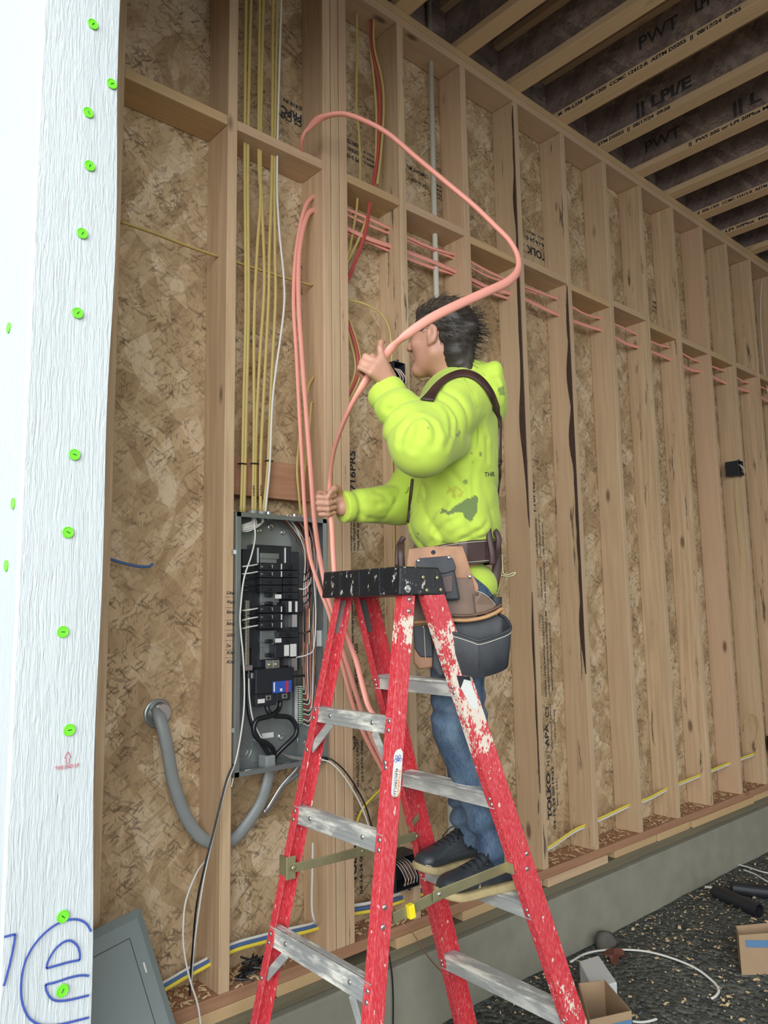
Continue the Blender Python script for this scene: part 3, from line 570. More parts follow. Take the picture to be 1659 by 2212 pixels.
# ============================================================ BREAKER PANEL
PX0, PX1, PZ0, PZ1 = 1.3205, 1.6945, 1.105, 1.956; PYF, PYB = -.012, .085
pn = thing('breaker_panel', 'open grey breaker panel packed with black breakers and wires', 'breaker panel', ((PX0+PX1)/2, PYB, PZ0))
m = MB(); th = .0025
m.box((PX0, PYB-th, PZ0), (PX1, PYB, PZ1)).box((PX0, PYF, PZ0), (PX0+th, PYB, PZ1)).box((PX1-th, PYF, PZ0), (PX1, PYB, PZ1)).box((PX0, PYF, PZ0), (PX1, PYB, PZ0+th)).box((PX0, PYF, PZ1-th), (PX1, PYB, PZ1))
m.box((PX0, PYF-.001, PZ0), (PX0+.018, PYF+.001, PZ1)).box((PX1-.018, PYF-.001, PZ0), (PX1, PYF+.001, PZ1)).box((PX0, PYF-.001, PZ0), (PX1, PYF+.001, PZ0+.016)).box((PX0, PYF-.001, PZ1-.016), (PX1, PYF+.001, PZ1))
m.build('enclosure', M['panel_grey'], pn, bevel=.0008)
def pp(x, y, Y): return atY(x, y, Y)
def pbox(mb, x0, y0, x1, y1, Yf, Yb, mi=0):            # box whose front face spans the pixels, aligned to the panel
    a = atY(x0, (y0+y1)/2, Yf); b_ = atY(x1, (y0+y1)/2, Yf); c = atY((x0+x1)/2, y0, Yf); d = atY((x0+x1)/2, y1, Yf)
    mb.box((a[0], Yf, d[2]), (b_[0], Yb, c[2]), mi); return mb
def part(name, mat, x0, y0, x1, y1, Yf, Yb, bevel=.001, parent=None):
    return pbox(MB(), x0, y0, x1, y1, Yf, Yb).build(name, M[mat] if isinstance(mat, str) else mat, parent or pn, bevel=bevel)
part('back_plate', 'panel_grey', 545, 1140, 640, 1640, .078, .0825)
bk = part('bus_backing', 'black_plastic', 545, 1178, 630, 1440, .045, .08)
part('bus_backing', 'black_plastic', 524, 1186, 547, 1400, .04, .08); part('bus_backing', 'black_plastic', 629, 1192, 646, 1445, .04, .08)
for y in (1195, 1290, 1330, 1375, 1412): part('bus_stab', 'panel_grey', 563, y, 603, y+12, .036, .045)
for (y0, y1) in ((1206, 1216), (1278, 1307), (1362, 1398), (1398, 1424)): part('bus_plate', 'panel_grey', 563, y0, 598, y1, .040, .046)
for x in (557.5, 616.5): part('bus_rail', 'label_white', x, 1183, x+1.5, 1216, .038, .046)
def breaker(x0, x1, y, h, left, lbl):
    b_ = part('breaker', 'black_plastic', x0, y-h/2+.6, x1, y+h/2-.6, .012, .045, .0015)
    hx = (x0+x1)/2
    part('breaker_handle', 'cblack', hx-4, y-2.6, hx+2, y+2.6, .004, .014, .001, b_)
    if left:
        part('blue_mark', 'label_blue', x0+18, y-2.5, x0+22, y+3, .0114, .0122, 0, b_); part('white_mark', 'label_white', x0+25, y-3.5, x0+27, y+3, .0114, .0122, 0, b_)
        part('screw', 'steel', x0+2, y-2, x0+6, y+2, .0105, .0125, 0, b_)
    if lbl: part('paper_label', 'label_white', x1-3, y-6, x1-.5, y+6, .0114, .0122, 0, b_)
for y in (1224, 1240): breaker(562, 610, y, 16, True, True)
for y in (1256, 1272): breaker(562, 610, y, 16, False, False)
for y in (1316, 1333, 1350): breaker(562, 610, y, 16, True, True)
for y in (1224, 1240, 1256, 1272, 1287): breaker(613, 645, y, 15.5, False, False)
for y in (1370, 1385): breaker(602, 645, y, 15, False, False)
for y in (1285, 1303, 1385, 1415): part('bus_hook', 'cblack', 577, y-4, 590, y+4, .02, .04, .003)
for (y0, y1) in ((1297, 1324),): part('surge_module', 'black_plastic', 618, y0, 656, y1, .002, .04, .003)
part('warning_label', 'label_white', 623.5, 1299, 630, 1322, .0012, .002, 0); part('warning_label', 'label_white', 638, 1299, 642.5, 1322, .0012, .002, 0)
part('arc_breaker', 'black_plastic', 594, 1392, 645, 1420, .002, .04, .003)
part('rating_label', 'label_white', 614, 1393, 624.5, 1417, .0012, .002, 0); part('rating_label', 'label_white', 627, 1391, 640.5, 1418, .0012, .002, 0)
for y in (1284, 1379): part('paper_label', 'label_white', 596, y, 608, y+9, .006, .012, 0)
for y0 in (1327, 1421): part('terminal_strip', 'steel', 631, y0, 642, y0+28, .02, .045)
nb = part('neutral_bar', 'steel', 531, 1297, 539, 1438, .02, .035)
for k in range(22): part('terminal_screw', 'bronze', 533, 1300+k*6.2, 537.5, 1303.5+k*6.2, .0165, .02, 0, nb)
part('neutral_lug', 'steel', 525, 1437, 546, 1449, .005, .04, .002); part('neutral_lug', 'steel', 543, 1453, 554, 1466, .015, .045, .002)
mbk = part('main_breaker', 'black_plastic', 552, 1444, 636, 1497, -.002, .05, .004)
pbox(MB(), 552, 1495, 597, 1525, .006, .05).build('breaker_foot', M['black_plastic'], mbk, bevel=.003)
pbox(MB(), 597, 1495, 628, 1514, .006, .05).build('breaker_foot', M['black_plastic'], mbk, bevel=.003)
part('blue_rating_label', 'label_blue', 589, 1471, 630, 1496, -.0028, -.0018, 0, mbk); part('red_rating_band', 'label_red', 618, 1471, 623, 1496, -.0034, -.0026, 0, mbk)
part('white_mark', 'label_white', 605, 1487, 610, 1493, -.0034, -.0026, 0, mbk); part('white_mark', 'label_white', 591, 1474, 594, 1494, -.0034, -.0026, 0, mbk)
for (x, y) in ((575, 1502), (610, 1498)):
    part('lug_frame', 'steel', x, y, x+11, y+11, .004, .008, .001, mbk); part('lug_screw', 'cblack', x+3, y+3, x+8, y+8, .0025, .005, .001, mbk)
part('paper_label', 'label_white', 557, 1510, 572, 1519, .0045, .0065, 0, mbk)
part('main_handle', 'cblack', 636, 1458, 660, 1463, -.012, .0, .002, mbk)
for (x, y) in ((583, 1443-7), (597, 1443-8)):
    part('bus_bolt_plate', 'steel', x-10+3, y-10, x+10-3, y+9, .02, .03, .001); pn_ = MB().lathe(pp(x, y, .02), (0, -1, 0), [(0, .006), (.004, .006), (.005, .004)], 12).build('bus_bolt', M['bronze'], pn)
gb = part('ground_bar', 'label_white', 643, 1482, 648, 1565, .05, .07); gb2 = part('ground_bar', 'label_white', 649, 1482, 654, 1565, .045, .07)
for k in range(18):
    y = 1484+k*4.6
    part('green_screw', 'green_screw', 649.5, y, 653.5, y+2.6, .042, .046, 0, gb2); part('screw', 'cblack', 644, y, 647, y+2.2, .047, .051, 0, gb)
for (x, y, r) in ((560, 1146, .011), (585, 1138, .015), (611, 1150, .011), (554, 1598, .012), (607, 1591, .014)):
    p = pp(x, y, .078); MB().lathe(p, (0, -1, 0), [(-.002, r), (.004, r*.9), (.006, r*.6), (.002, r*.3), (.002, 0)], 20).build('boss', M['steel'], pn, smooth=True)
for (x, y, r) in ((515, 1620, .036), (515, 1620, .022), (548, 1633, .016), (642, 1600, .024), (642, 1600, .016)):
    p = pp(x+8, y, .0818); P = [p+np.array([r*math.cos(t), -.001, r*math.sin(t)]) for t in np.linspace(0, 2*math.pi, 25)]
    MB().tube(P, .0012, k=6).build('knockout_ring', M['steel'], pn, smooth=True)
part('paper_label', 'label_white', 566, 1583, 591, 1594, .0765, .078, 0); part('paper_label', 'label_white', 684, 1362, 697, 1396, .02, .021, 0); part('paper_label', 'label_white', 652, 1408, 668, 1438, .0765, .078, 0)
def wire(pts, w, mat, name='wire', k=6, n=6):
    return MB().tube(smooth_path([pp(*p) for p in pts], n), w, k=k).build(name, M[mat] if isinstance(mat, str) else mat, pn, smooth=True)
wire([(576, 1520, .03), (579, 1535, .025), (592, 1546, .02), (625, 1550, .015), (640, 1570, .01), (637, 1590, .01), (615, 1612, .02), (596, 1632, .035), (588, 1650, .04)], .0085, 'cblack', 'feeder_cable', 12, 10)
wire([(606, 1515, .03), (602, 1532, .025), (585, 1546, .01), (556, 1555, .01), (548, 1575, .01), (556, 1596, .01), (575, 1605, .015), (590, 1620, .025), (592, 1645, .04)], .0085, 'cblack', 'feeder_cable', 12, 10)
wire([(536, 1450, .04), (536, 1520, .045), (545, 1565, .04), (562, 1600, .035), (580, 1630, .035), (586, 1650, .04)], .008, 'cblack', 'feeder_cable', 12, 10)
wire([(537, 1450, .035), (539, 1510, .035), (548, 1560, .03), (570, 1605, .03), (586, 1640, .035)], .003, 'cwhite')
for k in range(6): wire([(600, 1626-k, .04), (625, 1632+k, .035), (660, 1638+1.2*k, .03), (685, 1645+k, .03)], .0022, 'steel', 'bare_strand')
part('bottom_connector', 'grey_jacket', 575, 1632, 596, 1660, .02, .07, .005)
for i, y in enumerate((1221, 1237, 1316, 1335, 1353)): wire([(523, y+3-(i > 2)*-2, .03), (540, y+1, .015), (557, y-2, .02)], .0028, 'cwhite')
for i, y in enumerate((1230, 1246, 1262, 1272, 1326, 1344)): wire([(523, y+3, .03), (540, y+3, .02), (562, y, .03)], .0026, 'cblack')
for i in range(5): wire([(546+i, 1112, .03), (545+i*2, 1125+i*2, .03), (530, 1132+i*3, .03), (522, 1134+i*3, .04)], .0024, 'cwhite')
for i in range(3): wire([(566, 1112, .03), (568-i*2, 1128+i*2, .03), (540, 1138+i*4, .02), (523, 1142+i*3, .04)], .0024, 'cwhite')
for i in range(26):
    r = rng.random(6); x = 655+i*1.25; mt = ['copper', 'cwhite', 'copper', 'cblack', 'cwhite', 'copper', 'cred'][i % 7]; yb = 1300+i*16 if i < 24 else 1640
    P = [(600+i*2.4, 1112+3*r[0], .04), (630+i*2, 1130+20*r[1], .05+.02*r[0]), (x+2, 1190+20*r[2], .04+.02*r[1]), (x, 1270, .045+.02*r[2]), (x-1+3*r[3], 1350, .05+.02*r[3]), (x-1, 1420, .05+.02*r[4]), (min(x, 672), 1480+i*3, .055), (655, 1486+i*3.1, .05)]
    wire(P, .0017 if mt == 'copper' else .0024, mt)
for i in range(5): wire([(645, 1240+16*i, .03), (658, 1240+16*i, .02), (668, 1232+15*i, .02), (672, 1215+16*i, .03)], .0024, 'cblack' if i != 2 else 'cwhite')
wire([(645, 1368, .03), (662, 1366, .01), (672, 1350, .01), (676, 1250, .02), (668, 1180, .03), (660, 1140, .03)], .0028, 'cblack'); wire([(640, 1420, .01), (664, 1414, .0), (678, 1398, .0), (682, 1320, .01), (676, 1230, .02), (668, 1160, .03)], .0028, 'cwhite')
for (x, mt) in ((547, 'grey_jacket'), (565, 'grey_jacket'), (580, 'panel_grey'), (636, 'panel_grey'), (656, 'grey_jacket')):
    p = pp(x, 1104, .045); MB().cyl((p[0], .045, PZ1-.012), (p[0], .045, PZ1+.016), .0135, 14).build('cable_connector', M[mt], pn, smooth=False)
rs = MB(); 
for k in range(36):
    a = np.array([PX0+.03+rng.random()*.30, PYF+.02+rng.random()*.05, PZ0+.004]); d = (rng.random(3)-.5)*np.array([.04, .02, .004]); rs.tube([a-d, a+d], .0015, k=5)
o = rs.build('wire_clippings', M['steel'], pn); o['kind'] = 'stuff'
for y in (1192, 1578):
    a = atY(507, y, -.01); MB().box((a[0]-.008, -.004, a[2]-.007), (a[0]+.012, -.0005, a[2]+.007)).build('mounting_tab', M['steel'], pn)
# ============================================================ BLACK ELECTRICAL BOXES
def ebox(x1, y0, z, w, h, d, label, wires=4):
    t = thing('electrical_box', label, 'electrical box', (x1-w/2, y0+d/2, z-h/2), 'black electrical boxes on the studs')
    m = MB(); q = .003
    m.box((x1-w, y0+d-q, z-h/2), (x1, y0+d, z+h/2)).box((x1-w, y0, z-h/2), (x1-w+q, y0+d, z+h/2)).box((x1-q, y0, z-h/2), (x1, y0+d, z+h/2)).box((x1-w, y0, z-h/2), (x1, y0+d, z-h/2+q)).box((x1-w, y0, z+h/2-q), (x1, y0+d, z+h/2))
    m.build('shell', M['black_plastic'], t, bevel=.001)
    MB().cyl((x1-w*.5, y0+.012, z+h/2), (x1-w*.5, y0+.012, z+h/2+.012), .006, 10).build('nail_boss', M['black_plastic'], t); MB().cyl((x1-w*.35, y0+.012, z-h/2-.010), (x1-w*.35, y0+.012, z-h/2), .005, 10).build('nail_boss', M['black_plastic'], t)
    for i in range(wires):
        xa = x1-w*(.25+.5*i/max(1, wires-1)); P = [(xa, y0+d-.01, z+h*.3), (xa-.01, y0+.01, z+h*.25), (xa+.004, y0-.012, z-.1*h), (xa+.008*(-1)**i, y0-.008, z-h*.35)]
        MB().tube(smooth_path(P, 6), .0014, k=6).build('wire_end', M['copper'] if i % 2 else M['cwhite'], t, smooth=True)
ebox(2.1035, -.012, 2.573, .062, .105, .075, 'black electrical box between the raised hand and the worker\'s chin', 5)
ebox(5.2615, -.012, 2.545, .075, .098, .09, 'black electrical box high on the studs at the right')
ebox(5.2615+.39, -.012, .69, .14, .10, .09, 'black electrical box low at the right edge')
ebox(2.1035, -.035, .665, .12, .12, .09, 'black box full of wire ends behind the ladder, left of the shoes', 9)
cl = MB()
for k in range(40):
    a = atY(520+60*rng.random(), 2080+25*rng.random(), .02+.05*rng.random()); a[2] = ZP1+.006+.05*rng.random()*(1-abs(a[0]-1.44)/.12 if abs(a[0]-1.44) < .12 else .1); d = (rng.random(3)-.5)*np.array([.06, .04, .03])
    cl.tube([a-d, a, a+d*(rng.random(3)*1.5)], .0035, k=6)
o = tag(cl.build('plastic_scraps', M['cblack']), 'tangle of black plastic scraps on the bottom plate left of the ladder', 'scraps'); o['kind'] = 'stuff'
# wood shavings lying on the bottom plate
sh = MB()
for k in range(1500):
    x = .93+rng.random()**1.3*4.6; y = .01+.12*rng.random(); s_ = .004+.012*rng.random(); a = rng.random()*6.3; z = ZP1+.001+.004*rng.random()
    d = np.array([math.cos(a), math.sin(a), .3*(rng.random()-.5)])*s_; e_ = np.array([-math.sin(a), math.cos(a), .25])*s_*.25; c_ = np.array([x, y, z])
    if any(xs_-.045 < x < xs_+.007 for xs_, _, _ in st_info): continue
    sh.add([c_-d-e_, c_-d+e_, c_+e_+[0, 0, .002], c_-e_+[0, 0, .002], c_+d+e_, c_+d-e_], [(0, 1, 2, 3), (3, 2, 4, 5)])
o = tag(sh.build('wood_shavings', M['shaving'], recalc=False), 'curly wood shavings scattered along the bottom plate', 'shavings'); o['kind'] = 'stuff'
# ============================================================ STEPLADDER
LC = np.array([1.4225, -.5745]); LT = math.radians(-2.39); LU = np.array([math.cos(LT), math.sin(LT), 0.]); LW = np.array([LU[1], -LU[0], 0.])
HT = 1.6676; RAIL = dict(L=(-1, .0195, .1981, .1523, .0806, .046), R=(1, .0497, .3482, .1598, .0822, .076))
def lp(side, w, z, du=0., dw=0.):                     # outer corner of the inner-facing flange of a rail at height z
    sg, a, b_, c, d, web = RAIL[side]; t = HT-z
    return np.array([LC[0], LC[1], 0])+LU*(sg*(a+b_*t)+du)+LW*w*(c+d*t+dw)+np.array([0, 0, z])
def topx(P):
    q = np.array(P)-CAM; return np.array([PW/2+FPX*q.dot(CR)/q.dot(CF), PH/2-FPX*q.dot(CU)/q.dot(CF)])
def zat(side, w, py, du=0., dw=0.):
    lo, hi = 0., 1.75
    for _ in range(40):
        m_ = (lo+hi)/2
        if topx(lp(side, w, m_, du, dw))[1] > py: lo = m_
        else: hi = m_
    return m_
LO = Vector((LC[0], LC[1], 0))
ld = thing('stepladder', 'paint-splattered red stepladder with black cap the worker stands on', 'ladder', LO)
FLG = .028; TT = .0045
rails = {}
for side in 'LR':
    Wb = RAIL[side][5]
    for w in (-1, 1):
        poly = [(0, 0), (Wb, 0), (Wb, -FLG), (Wb-TT, -FLG), (Wb-TT, -TT), (TT, -TT), (TT, -FLG), (0, -FLG)]
        n_ = 8; m = MB(); vs = []; zz = [1.705, .088+.02*(w < 0)]
        for z in zz: vs += [lp(side, w, z, u_, d_) for u_, d_ in poly]
        m.add(vs, [tuple(range(8)), tuple(range(8, 16))[::-1]]+[(i, (i+1) % 8, 8+(i+1) % 8, 8+i) for i in range(8)])
        mt = 'red_smear' if (side, w) == ('R', 1) else 'red_smear2' if (side, w) == ('L', 1) else 'red'
        rails[side, w] = m.build('rail', M[mt], ld, bevel=.0012)
        m = MB(); vs = []
        for z in (.0+.09*(w < 0)*.6, .115+.03*(w < 0)): vs += [lp(side, w, z, u_, d_) for u_, d_ in ((-.006, .004), (Wb+.006, .004), (Wb+.006, -FLG-.01), (-.006, -FLG-.01))]
        m.add(vs, [(0, 1, 2, 3), (7, 6, 5, 4), (0, 4, 5, 1), (1, 5, 6, 2), (2, 6, 7, 3), (3, 7, 4, 0)]); m.build('foot', M['cblack'], ld, bevel=.003)
def rivet(parent, c, ax, r=.0055, mat='steel'):
    MB().lathe(c, ax, [(0, r), (.0015, r), (.0028, r*.7), (.0033, .0005)], 14).build('rivet', M[mat], parent, smooth=True)
def bar(name, side, z0, z1, du0, du1, mat, ribs_top=False, ribs_face=False, gap=.0048, face_du=None):
    a = lp(side, -1, (z0+z1)/2, 0, -gap); c = lp(side, 1, (z0+z1)/2, 0, -gap); m = MB()
    v = [a+LU*du0, a+LU*du1, c+LU*du1, c+LU*du0]; dz = np.array([0, 0, 1.]); h = (z1-z0)/2
    lo = [q-dz*h for q in v]; hi = [q+dz*h for q in v]
    m.add(lo+hi, [(3, 2, 1, 0), (4, 5, 6, 7), (0, 1, 5, 4), (1, 2, 6, 5), (2, 3, 7, 6), (3, 0, 4, 7)])
    if ribs_top:
        for k in range(11):
            u_ = du0+.004+(du1-du0-.010)*k/10
            m.add([a+LU*u_+dz*h, a+LU*(u_+.0028)+dz*h, c+LU*(u_+.0028)+dz*h, c+LU*u_+dz*h]+[q+dz*.0016 for q in (a+LU*u_+dz*h, a+LU*(u_+.0028)+dz*h, c+LU*(u_+.0028)+dz*h, c+LU*u_+dz*h)], [(4, 5, 6, 7), (0, 1, 5, 4), (1, 2, 6, 5), (2, 3, 7, 6), (3, 0, 4, 7)])
    if ribs_face:
        for zz in (-h+.001, -h*.45, h*.1, h*.62, h-.004):
            q = [a+LU*du0+dz*zz, c+LU*du0+dz*zz]; e_ = LU*-.0016; f_ = dz*.003
            m.add([q[0], q[1], q[1]+f_, q[0]+f_, q[0]+e_, q[1]+e_, q[1]+f_+e_, q[0]+f_+e_], [(4, 5, 6, 7), (0, 1, 5, 4), (1, 2, 6, 5), (2, 3, 7, 6), (3, 0, 4, 7)])
    return m.build(name, M[mat], ld, bevel=.0006)
STEPZ = []
for k in range(5):                                     # treads on the climbing side
    zb = 1.3874-.3048*k; STEPZ.append(zb+.04)
    s_ = bar('step', 'R', zb+.036, zb+.040, .0052, RAIL['R'][5]-.005, 'alu_dirty', ribs_top=True)
    bar('step_apron', 'R', zb, zb+.036, .0052, .0075, 'alu'); bar('step_apron', 'R', zb, zb+.036, RAIL['R'][5]-.008, RAIL['R'][5]-.005, 'alu')
    for w in (-1, 1):
        for zz in (zb+.012, zb+.027): rivet(rails['R', w], lp('R', w, zz, 0, -.013), -LU)
for zb, h in ((1.3117, .043), (1.0399, .048), (.7272, .052), (.42, .052)):
    bb = bar('rear_brace', 'L', zb, zb+h, .0052, .0085, 'alu_dirty', ribs_face=True)
    bar('brace_lip', 'L', zb+h-.003, zb+h, .0085, .026, 'alu_dirty')
    for w in (-1, 1):
        for zz in (zb+.012, zb+.034): rivet(rails['L', w], lp('L', w, zz, 0, -.013), -LU, .0062)
        q = lp('L', w, zb+h*.55, .0035, -.085); rivet(bb, q, -LU, .006)
for zb in (1.3117, .7272):                             # small diagonal gussets under the braces
    for w in (-1, 1):
        a = lp('L', w, zb+.002, .012, -.085); c = lp('L', w, zb-.075, .012, -.016)
        d = (c-a)/np.linalg.norm(c-a); n_ = np.cross(d, LU); MB().obox((a+c)/2, (c-a)/2, n_*.012, LU*.002).build('gusset', M['alu'], ld, bevel=.0006)
        rivet(rails['L', w], lp('L', w, zb-.075, 0, -.012), -LU, .0065)
# cap
m = MB(); yc0, yc1 = -.738, -.405
def capring(x0, x1, y0, y1, z): return [(x0, y0, z), (x1, y0, z), (x1, y1, z), (x0, y1, z)]
m.add(capring(1.374, 1.553, yc0-.002, yc1+.002, 1.662)+capring(1.380, 1.524, yc0, yc1, 1.738), [(0, 1, 5, 4), (1, 2, 6, 5), (2, 3, 7, 6), (3, 0, 4, 7), (4, 5, 6, 7)]+[(3, 2, 1, 0)])
cp = m.build('top_cap', M['cap'], ld, bevel=.004)
for y in (-.66, -.575, -.49): MB().box((1.372, y-.002, 1.664), (1.378, y+.002, 1.736)).build('cap_rib', M['cap'], cp, bevel=.001)
def capface(x, y): return atY(x, y, yc0-.0025)
p = capface(881, 1272); MB().lathe(p+np.array([0, .002, 0]), (0, -1, 0), [(0, .0105), (.002, .0105), (.003, .0095)], 24).build('bolt_washer', M['steel'], cp); MB().lathe(p+np.array([0, .001, 0]), (0, -1, 0), [(0, .0068), (.007, .0068), (.008, .005)], 6).build('bolt_head', M['steel'], cp)
for x, y in ((914, 1247), (944, 1248), (922, 1275), (952, 1274)): MB().lathe(capface(x, y)+np.array([0, .001, 0]), (0, -1, 0), [(0, .0055), (.003, .0055), (.0045, .003)], 16).build('rivet', M['bronze'], cp, smooth=True)
for x, y in ((879, 1295), (877, 1320)):
    z = zat('L', 1, y, .02); rivet(rails['L', 1], lp('L', 1, z, .026, .0005), LW, .0065)
for w in (-1,):                                        # steel plates riveted inside the far rails under the cap
    for side, du in (('L', .012), ('R', .016)):
        a, c = lp(side, w, 1.655, du, -.0065), lp(side, w, 1.56, du, -.0065); MB().add([a, a+LU*.026, c+LU*.022, c]+[q+LW*.0016 for q in (a, a+LU*.026, c+LU*.022, c)], [(4, 5, 6, 7), (0, 1, 5, 4), (1, 2, 6, 5), (2, 3, 7, 6), (3, 0, 4, 7), (3, 2, 1, 0)]).build('steel_plate', M['panel_grey'], ld)
# spreaders
def strip(pts, hw, th, mat, nrm, name='spreader_bar', parent=None):
    P = [np.array(p, float) for p in pts]; m = MB(); nrm = np.array(nrm, float)
    for a, c in zip(P[:-1], P[1:]):
        d = (c-a)/np.linalg.norm(c-a); s_ = np.cross(d, nrm); m.obox((a+c)/2, (c-a)/2, s_*hw, nrm*th)
    return m.build(name, M[mat], parent or ld, bevel=.0012)
zn = zat('R', 1, 1877, .012)
aR = lp('R', 1, zn, .004, -.034); aL = atY(852, 1985, aR[1]+.03); mid = atY(936, 1937, aR[1]+.010); mid0 = atY(962, 1928, aR[1]+.010)
s1_ = strip([aR, mid], .0135, .0018, 'bronze', LW); s2_ = strip([mid0-LW*.004, aL-LW*.004], .0140, .0018, 'bronze', LW)
rivet(s1_, atY(948, 1931, mid[1])+LW*.002, LW, .006); rivet(s1_, aR+LW*.002, LW, .0075, 'bronze')
MB().obox(lp('R', 1, zn+.012, .002, -.022), LU*.003, LW*.016, np.array([0, 0, .026])).build('spreader_bracket', M['bronze'], ld, bevel=.001)
tp = atY(887, 1968, aR[1]+.022); dd = (mid0-aL)/np.linalg.norm(mid0-aL); MB().obox(tp, dd*.0085, np.cross(dd, LW)*.0165, LW*.0075).build('yellow_tape', M['tape'], s2_, bevel=.001)
zf = zat('L', -1, 1873, .01, -.02)
bL = lp('L', -1, zf, .016, -.036); zr = zat('R', -1, 1800, .012); bR = lp('R', -1, zr, .004, -.034)
q1 = atY(735, 1851, bL[1]); q2 = atY(790, 1838, bL[1]+.004)
s3_ = strip([bL, bL+(q1-bL)*.98, q2], .0125, .0018, 'bronze', LW); s4_ = strip([q1-LW*.004, bR-LW*.004], .013, .0018, 'bronze', LW)
rivet(s3_, bL+LW*.002, LW, .0075, 'bronze'); rivet(s4_, atY(782, 1838, bL[1])+LW*.002, LW, .005, 'bronze'); rivet(s4_, bR+LW*.001, LW, .006, 'bronze')
MB().obox(lp('L', -1, zf, -.001, -.014), LU*.003, LW*.018, np.array([0, 0, .030])).obox(lp('L', -1, zf, .012, -.031), LU*.014, LW*.002, np.array([0, 0, .030])).build('spreader_bracket', M['bronze'], ld, bevel=.001)
zb2 = zat('R', -1, 1775, .02); MB().obox(lp('R', -1, zb2, .022, -.010), LU*.02+np.array([0, 0, .014]), LW*.004, np.array([0, 0, .010])).build('latch_bracket', M['bronze'], ld, bevel=.001)
for y in (1845, 1875): rivet(rails['R', 1], lp('R', 1, zat('R', 1, y, .05), .058 if y == 1845 else .040, .0005), LW, .0065)
for y in (1960, 2003): rivet(rails['L', 1], lp('L', 1, zat('L', 1, y, .02), .02, .0005), LW, .0068)
rivet(rails['L', 1], lp('L', 1, zat('L', 1, 1650), 0, -.016), -LU, .0065)
# sticker on the near rear rail
st = rails['L', 1]; zt = zat('L', 1, 1618, .028); zb = zat('L', 1, 1722, .028)
def onrail(side, z, du, off=.0008): return lp(side, 1, z, du, off)
def sticker(side, parent, z1, z0, uc, hw, mat, name='sticker', off=.0008, corner=True):
    P = []; r = hw
    if corner:
        for k in range(9): t = math.pi*k/8; P.append(onrail(side, z1-r+r*math.sin(t), uc+hw*math.cos(t), off))
        for k in range(9): t = math.pi+math.pi*k/8; P.append(onrail(side, z0+r+r*math.sin(t), uc+hw*math.cos(t), off))
    else: P = [onrail(side, z, u_, off) for z, u_ in ((z1, uc+hw), (z1, uc-hw), (z0, uc-hw), (z0, uc+hw))]
    MB().prism(P, LW*.0004).build(name, M[mat], parent); return P
sticker('L', st, zt, zb, .0275, .0145, 'label_white')
dn = lp('L', 1, zb)-lp('L', 1, zt); dn /= np.linalg.norm(dn); zs0 = zt-.048
text_mesh('printed_text', 'SYNERGY', M['label_orange'], st, onrail('L', zs0, .0315, .0014), dn, LU, length=.066, size=.010, bold=.03, shear=.2)
text_mesh('printed_text', 'ELECTRIC LLC', M['ink'], st, onrail('L', zs0+.004, .0225, .0014), dn, LU, length=.072, size=.0082, bold=.02, shear=.2)
text_mesh('printed_text', 'YOUR FRIENDLY SERVICE', M['ink'], st, onrail('L', zs0, .0185, .0014), dn, LU, length=.062, size=.0032)
cc = onrail('L', zt-.026, .0275, .0014)
for k in range(3):
    t = math.pi*k/3; e1 = LU*math.cos(t)+np.array([0, 0, 1])*math.sin(t); e2 = -LU*math.sin(t)+np.array([0, 0, 1])*math.cos(t)
    MB().tube([cc+e1*.0135*math.cos(q)+e2*.0048*math.sin(q) for q in np.linspace(0, 2*math.pi, 25)], .0007, .0002, up=LW, k=4).build('atom_ring', M['blue_print'], st)
MB().lathe(cc, LW, [(0, .0028), (.0003, .0028)], 12).build('atom_core', M['blue_print'], st)
# torn sticker on the near front rail
rr = rails['R', 1]; z1, z0 = zat('R', 1, 1462, .05), zat('R', 1, 1535, .05)
P = [onrail('R', z1+.004, .022), onrail('R', z1-.004, .062), onrail('R', z0+.03, .066), onrail('R', z0, .056), onrail('R', z0+.008, .036), onrail('R', z0+.02, .03), onrail('R', z1-.02, .016)]
MB().prism(P, LW*.0004).build('torn_sticker', M['label_white'], rr)
P = [onrail('R', z1+.006, .018, .0014), onrail('R', z1-.001, .064, .0014), onrail('R', z1-.012, .064, .0014), onrail('R', z1-.006, .040, .0014), onrail('R', z1-.022, .024, .0014), onrail('R', z1-.03, .014, .0014)]
MB().prism(P, LW*.0004).build('torn_sticker_black', M['ink'], rr)
# ============================================================ SOLID SHAPES FROM DISTANCE FIELDS
def A3(*v): return np.array(v, float)
def nrm(v): v = np.array(v, float); return v/np.linalg.norm(v)
def rc(p, a, b, ra, rb):                               # round cone
    a = np.array(a, float); ba = np.array(b, float)-a; t = np.clip(((p-a)@ba)/ba.dot(ba), 0, 1)
    return np.linalg.norm(p-a-t[..., None]*ba, axis=-1)-(ra+(rb-ra)*t)
def el(p, c, r, fr=None):                              # ellipsoid in frame fr (rows)
    q = p-np.array(c); q = q@np.array(fr).T if fr is not None else q; r = np.array(r, float)
    k0 = np.linalg.norm(q/r, axis=-1); k1 = np.linalg.norm(q/(r*r), axis=-1); return k0*(k0-1)/np.maximum(k1, 1e-9)
def rb(p, c, h, fr=None, rad=.01):
    q = p-np.array(c); q = q@np.array(fr).T if fr is not None else q; q = np.abs(q)-(np.array(h)-rad)
    return np.linalg.norm(np.maximum(q, 0), axis=-1)+np.minimum(q.max(-1), 0)-rad
def su(a, b, k): h = np.clip(.5+.5*(b-a)/k, 0, 1); return b+(a-b)*h-k*h*(1-h)
def ss(a, b, k): return -su(-a, b, k)                  # a minus b
def seg_t(p, a, b): a = np.array(a, float); ba = np.array(b, float)-a; return np.clip(((p-a)@ba)/ba.dot(ba), 0, 1)
